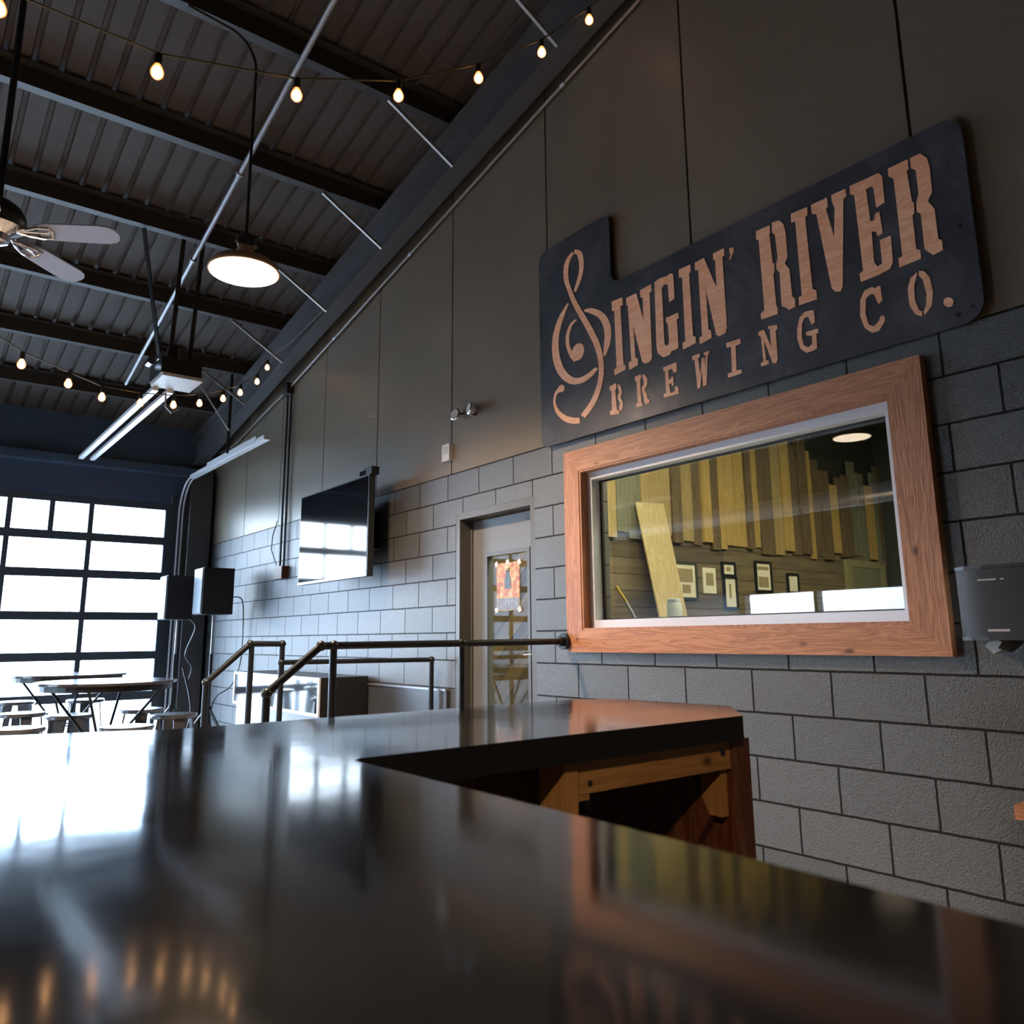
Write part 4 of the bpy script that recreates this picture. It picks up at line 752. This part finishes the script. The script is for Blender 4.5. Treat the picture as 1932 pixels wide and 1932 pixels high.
b = bbox(3.90, 4.5, 1.3, 3.9, 1.41, 1.45); obj('table_top', b, simple('teal_grey_top', (.30, .38, .36), .3), t)
for x, y in ((3.94, 1.34), (4.46, 1.34), (3.94, 3.86), (4.46, 3.86)):
    b = BM(); box(b, x-.02, x+.02, y-.02, y+.02, 0, 1.409); obj('leg', b, M['galv'], t)
t = thing('storage_jar', 'white labelled jar standing on the table behind the glass', 'jar', (4.02, 3.475, 1.45))
b = BM(); lathe(b, [(.044, 0), (.048, .004), (.048, .100), (.040, .112)], (0, 0, 0), 24); obj('body', b, M['white'], t, smooth=True)
b = BM(); lathe(b, [(.043, .113), (.043, .130), (.038, .133)], (0, 0, 0), 24); obj('lid', b, M['silver'], t, smooth=True)
t = thing('broom', 'yellow and white broom handle leaning in the left corner of the window', 'broom')
b = BM(); tube(b, [(3.62, 3.60, 1.66), (3.66, 3.555, 1.56)], .009, 8); obj('grip', b, M['yellow'], t)
b = BM(); tube(b, [(3.66, 3.555, 1.56), (3.78, 3.42, 1.2), (3.82, 3.38, .15)], .009, 8); obj('handle', b, M['white'], t)
b = BM(); box(b, 3.7, 3.88, 3.3, 3.45, 0, .16); obj('brush', b, M['black'], t)
t = thing('mini_fridge', 'grey appliance top showing at the lower right inside the window', 'appliance')
b = bbox(4.9, 5.6, 1.75, 2.6, 0, 1.60, .01); obj('body', b, simple('slate_appliance', (.16, .18, .24), .35), t)
b = BM(); box(b, 4.893, 4.9, 1.8, 2.55, 1.5, 1.57); obj('control_strip', b, M['black'], t)
tl = t = thing('back_room_fill', 'added fill light on the back room ceiling, out of view', 'lamp', (6.6, 2.2, RZ-.003))  # unseen fixture, added to light the back room
b = bbox(-1.4, 1.4, -.12, .12, -.07, 0, .005); obj('housing', b, M['white'], t)
b = BM(); box(b, -1.35, 1.35, -.1, .1, -.082, -.071); obj('diffuser', b, simple('fill_glow', (1, 1, .9), .5, emit=(1, .93, .66), es=BACK_ES), t)
dup(tl, (4.1, 3.2, RZ-.003), PI/2, 'added fill light on the back room ceiling behind the door')  # second added fixture, brightens the planks behind the door
# ------------------------------------------------------------------ light
w = bpy.data.worlds.new('sky'); bpy.context.scene.world = w; w.use_nodes = True
N, L = w.node_tree.nodes, w.node_tree.links
bg = N['Background']
tc = N.new('ShaderNodeTexCoord'); n = N.new('ShaderNodeTexNoise'); n.inputs['Scale'].default_value = 3; n.inputs['Detail'].default_value = 5
L.new(tc.outputs['Generated'], n.inputs['Vector'])
r = N.new('ShaderNodeValToRGB'); r.color_ramp.elements[0].position = .35; r.color_ramp.elements[0].color = (.40, .66, 1.0, 1); r.color_ramp.elements[1].position = .65; r.color_ramp.elements[1].color = (.74, .88, 1.0, 1)
L.new(n.outputs['Fac'], r.inputs['Fac']); L.new(r.outputs['Color'], bg.inputs['Color']); bg.inputs['Strength'].default_value = SKY
def portal(loc, rot, sx, sy):
    l = bpy.data.lights.new('sky_portal', 'AREA'); l.shape = 'RECTANGLE'; l.size = sx; l.size_y = sy; l.cycles.is_portal = True
    o = bpy.data.objects.new('sky_portal', l); C.objects.link(o); o.location = loc; o.rotation_euler = rot
portal(((GX0+GX1)/2, YF+.05, 1.6), (-PI/2, 0, 0), GX1-GX0, 3.1)
for y0, y1 in OL: portal((XL-.15, (y0+y1)/2, 1.375), (0, -PI/2, 0), 1.7, y1-y0)
def spot(loc, e, col, ang=150):
    l = bpy.data.lights.new('lamp_light', 'SPOT'); l.energy = e; l.color = col; l.spot_size = math.radians(ang); l.spot_blend = .6; l.shadow_soft_size = .12
    o = bpy.data.objects.new('lamp_light', l); C.objects.link(o); o.location = loc
for x, y, z in ((1.46, 4.47, 3.47), (-1.6, 4.47, 3.47), (-1.6, -1.4, 3.72), (-5, 4.47, 3.47)): spot((x, y, z), SPOT_E, (1, .74, .5))
# ------------------------------------------------------------------ camera
cam = bpy.data.cameras.new('camera'); co = bpy.data.objects.new('camera', cam); C.objects.link(co)
yaw, pitch, roll = 0.668684934, 0.193324595, 0.0102663566
f = Vector((math.sin(yaw)*math.cos(pitch), math.cos(yaw)*math.cos(pitch), math.sin(pitch)))
rt = Vector((math.cos(yaw), -math.sin(yaw), 0)); dn = f.cross(rt)
r2 = rt*math.cos(roll)+dn*math.sin(roll); d2 = -rt*math.sin(roll)+dn*math.cos(roll)
co.matrix_world = Matrix(((r2.x, -d2.x, -f.x, 0), (r2.y, -d2.y, -f.y, 0), (r2.z, -d2.z, -f.z, 1.35), (0, 0, 0, 1)))
cam.sensor_width = 24; cam.lens = 24*1501.05405/1932; cam.sensor_fit = 'HORIZONTAL'
cam.shift_x = (966-978.8198)/1932; cam.shift_y = -(966-908.0046)/1932
cam.clip_start = .02; cam.clip_end = 300
cam.dof.use_dof = True; cam.dof.focus_distance = 4.2; cam.dof.aperture_fstop = 2.8
sc = bpy.context.scene; sc.camera = co
sc.view_settings.view_transform = 'Standard'; sc.view_settings.look = 'None'; sc.view_settings.gamma = 1; sc.view_settings.exposure = EXPO; sc.view_settings.use_curve_mapping = False
sc.cycles.sample_clamp_indirect = 6; sc.cycles.max_bounces = 8; sc.cycles.diffuse_bounces = 4; sc.cycles.transparent_max_bounces = 12; sc.cycles.use_denoising = True
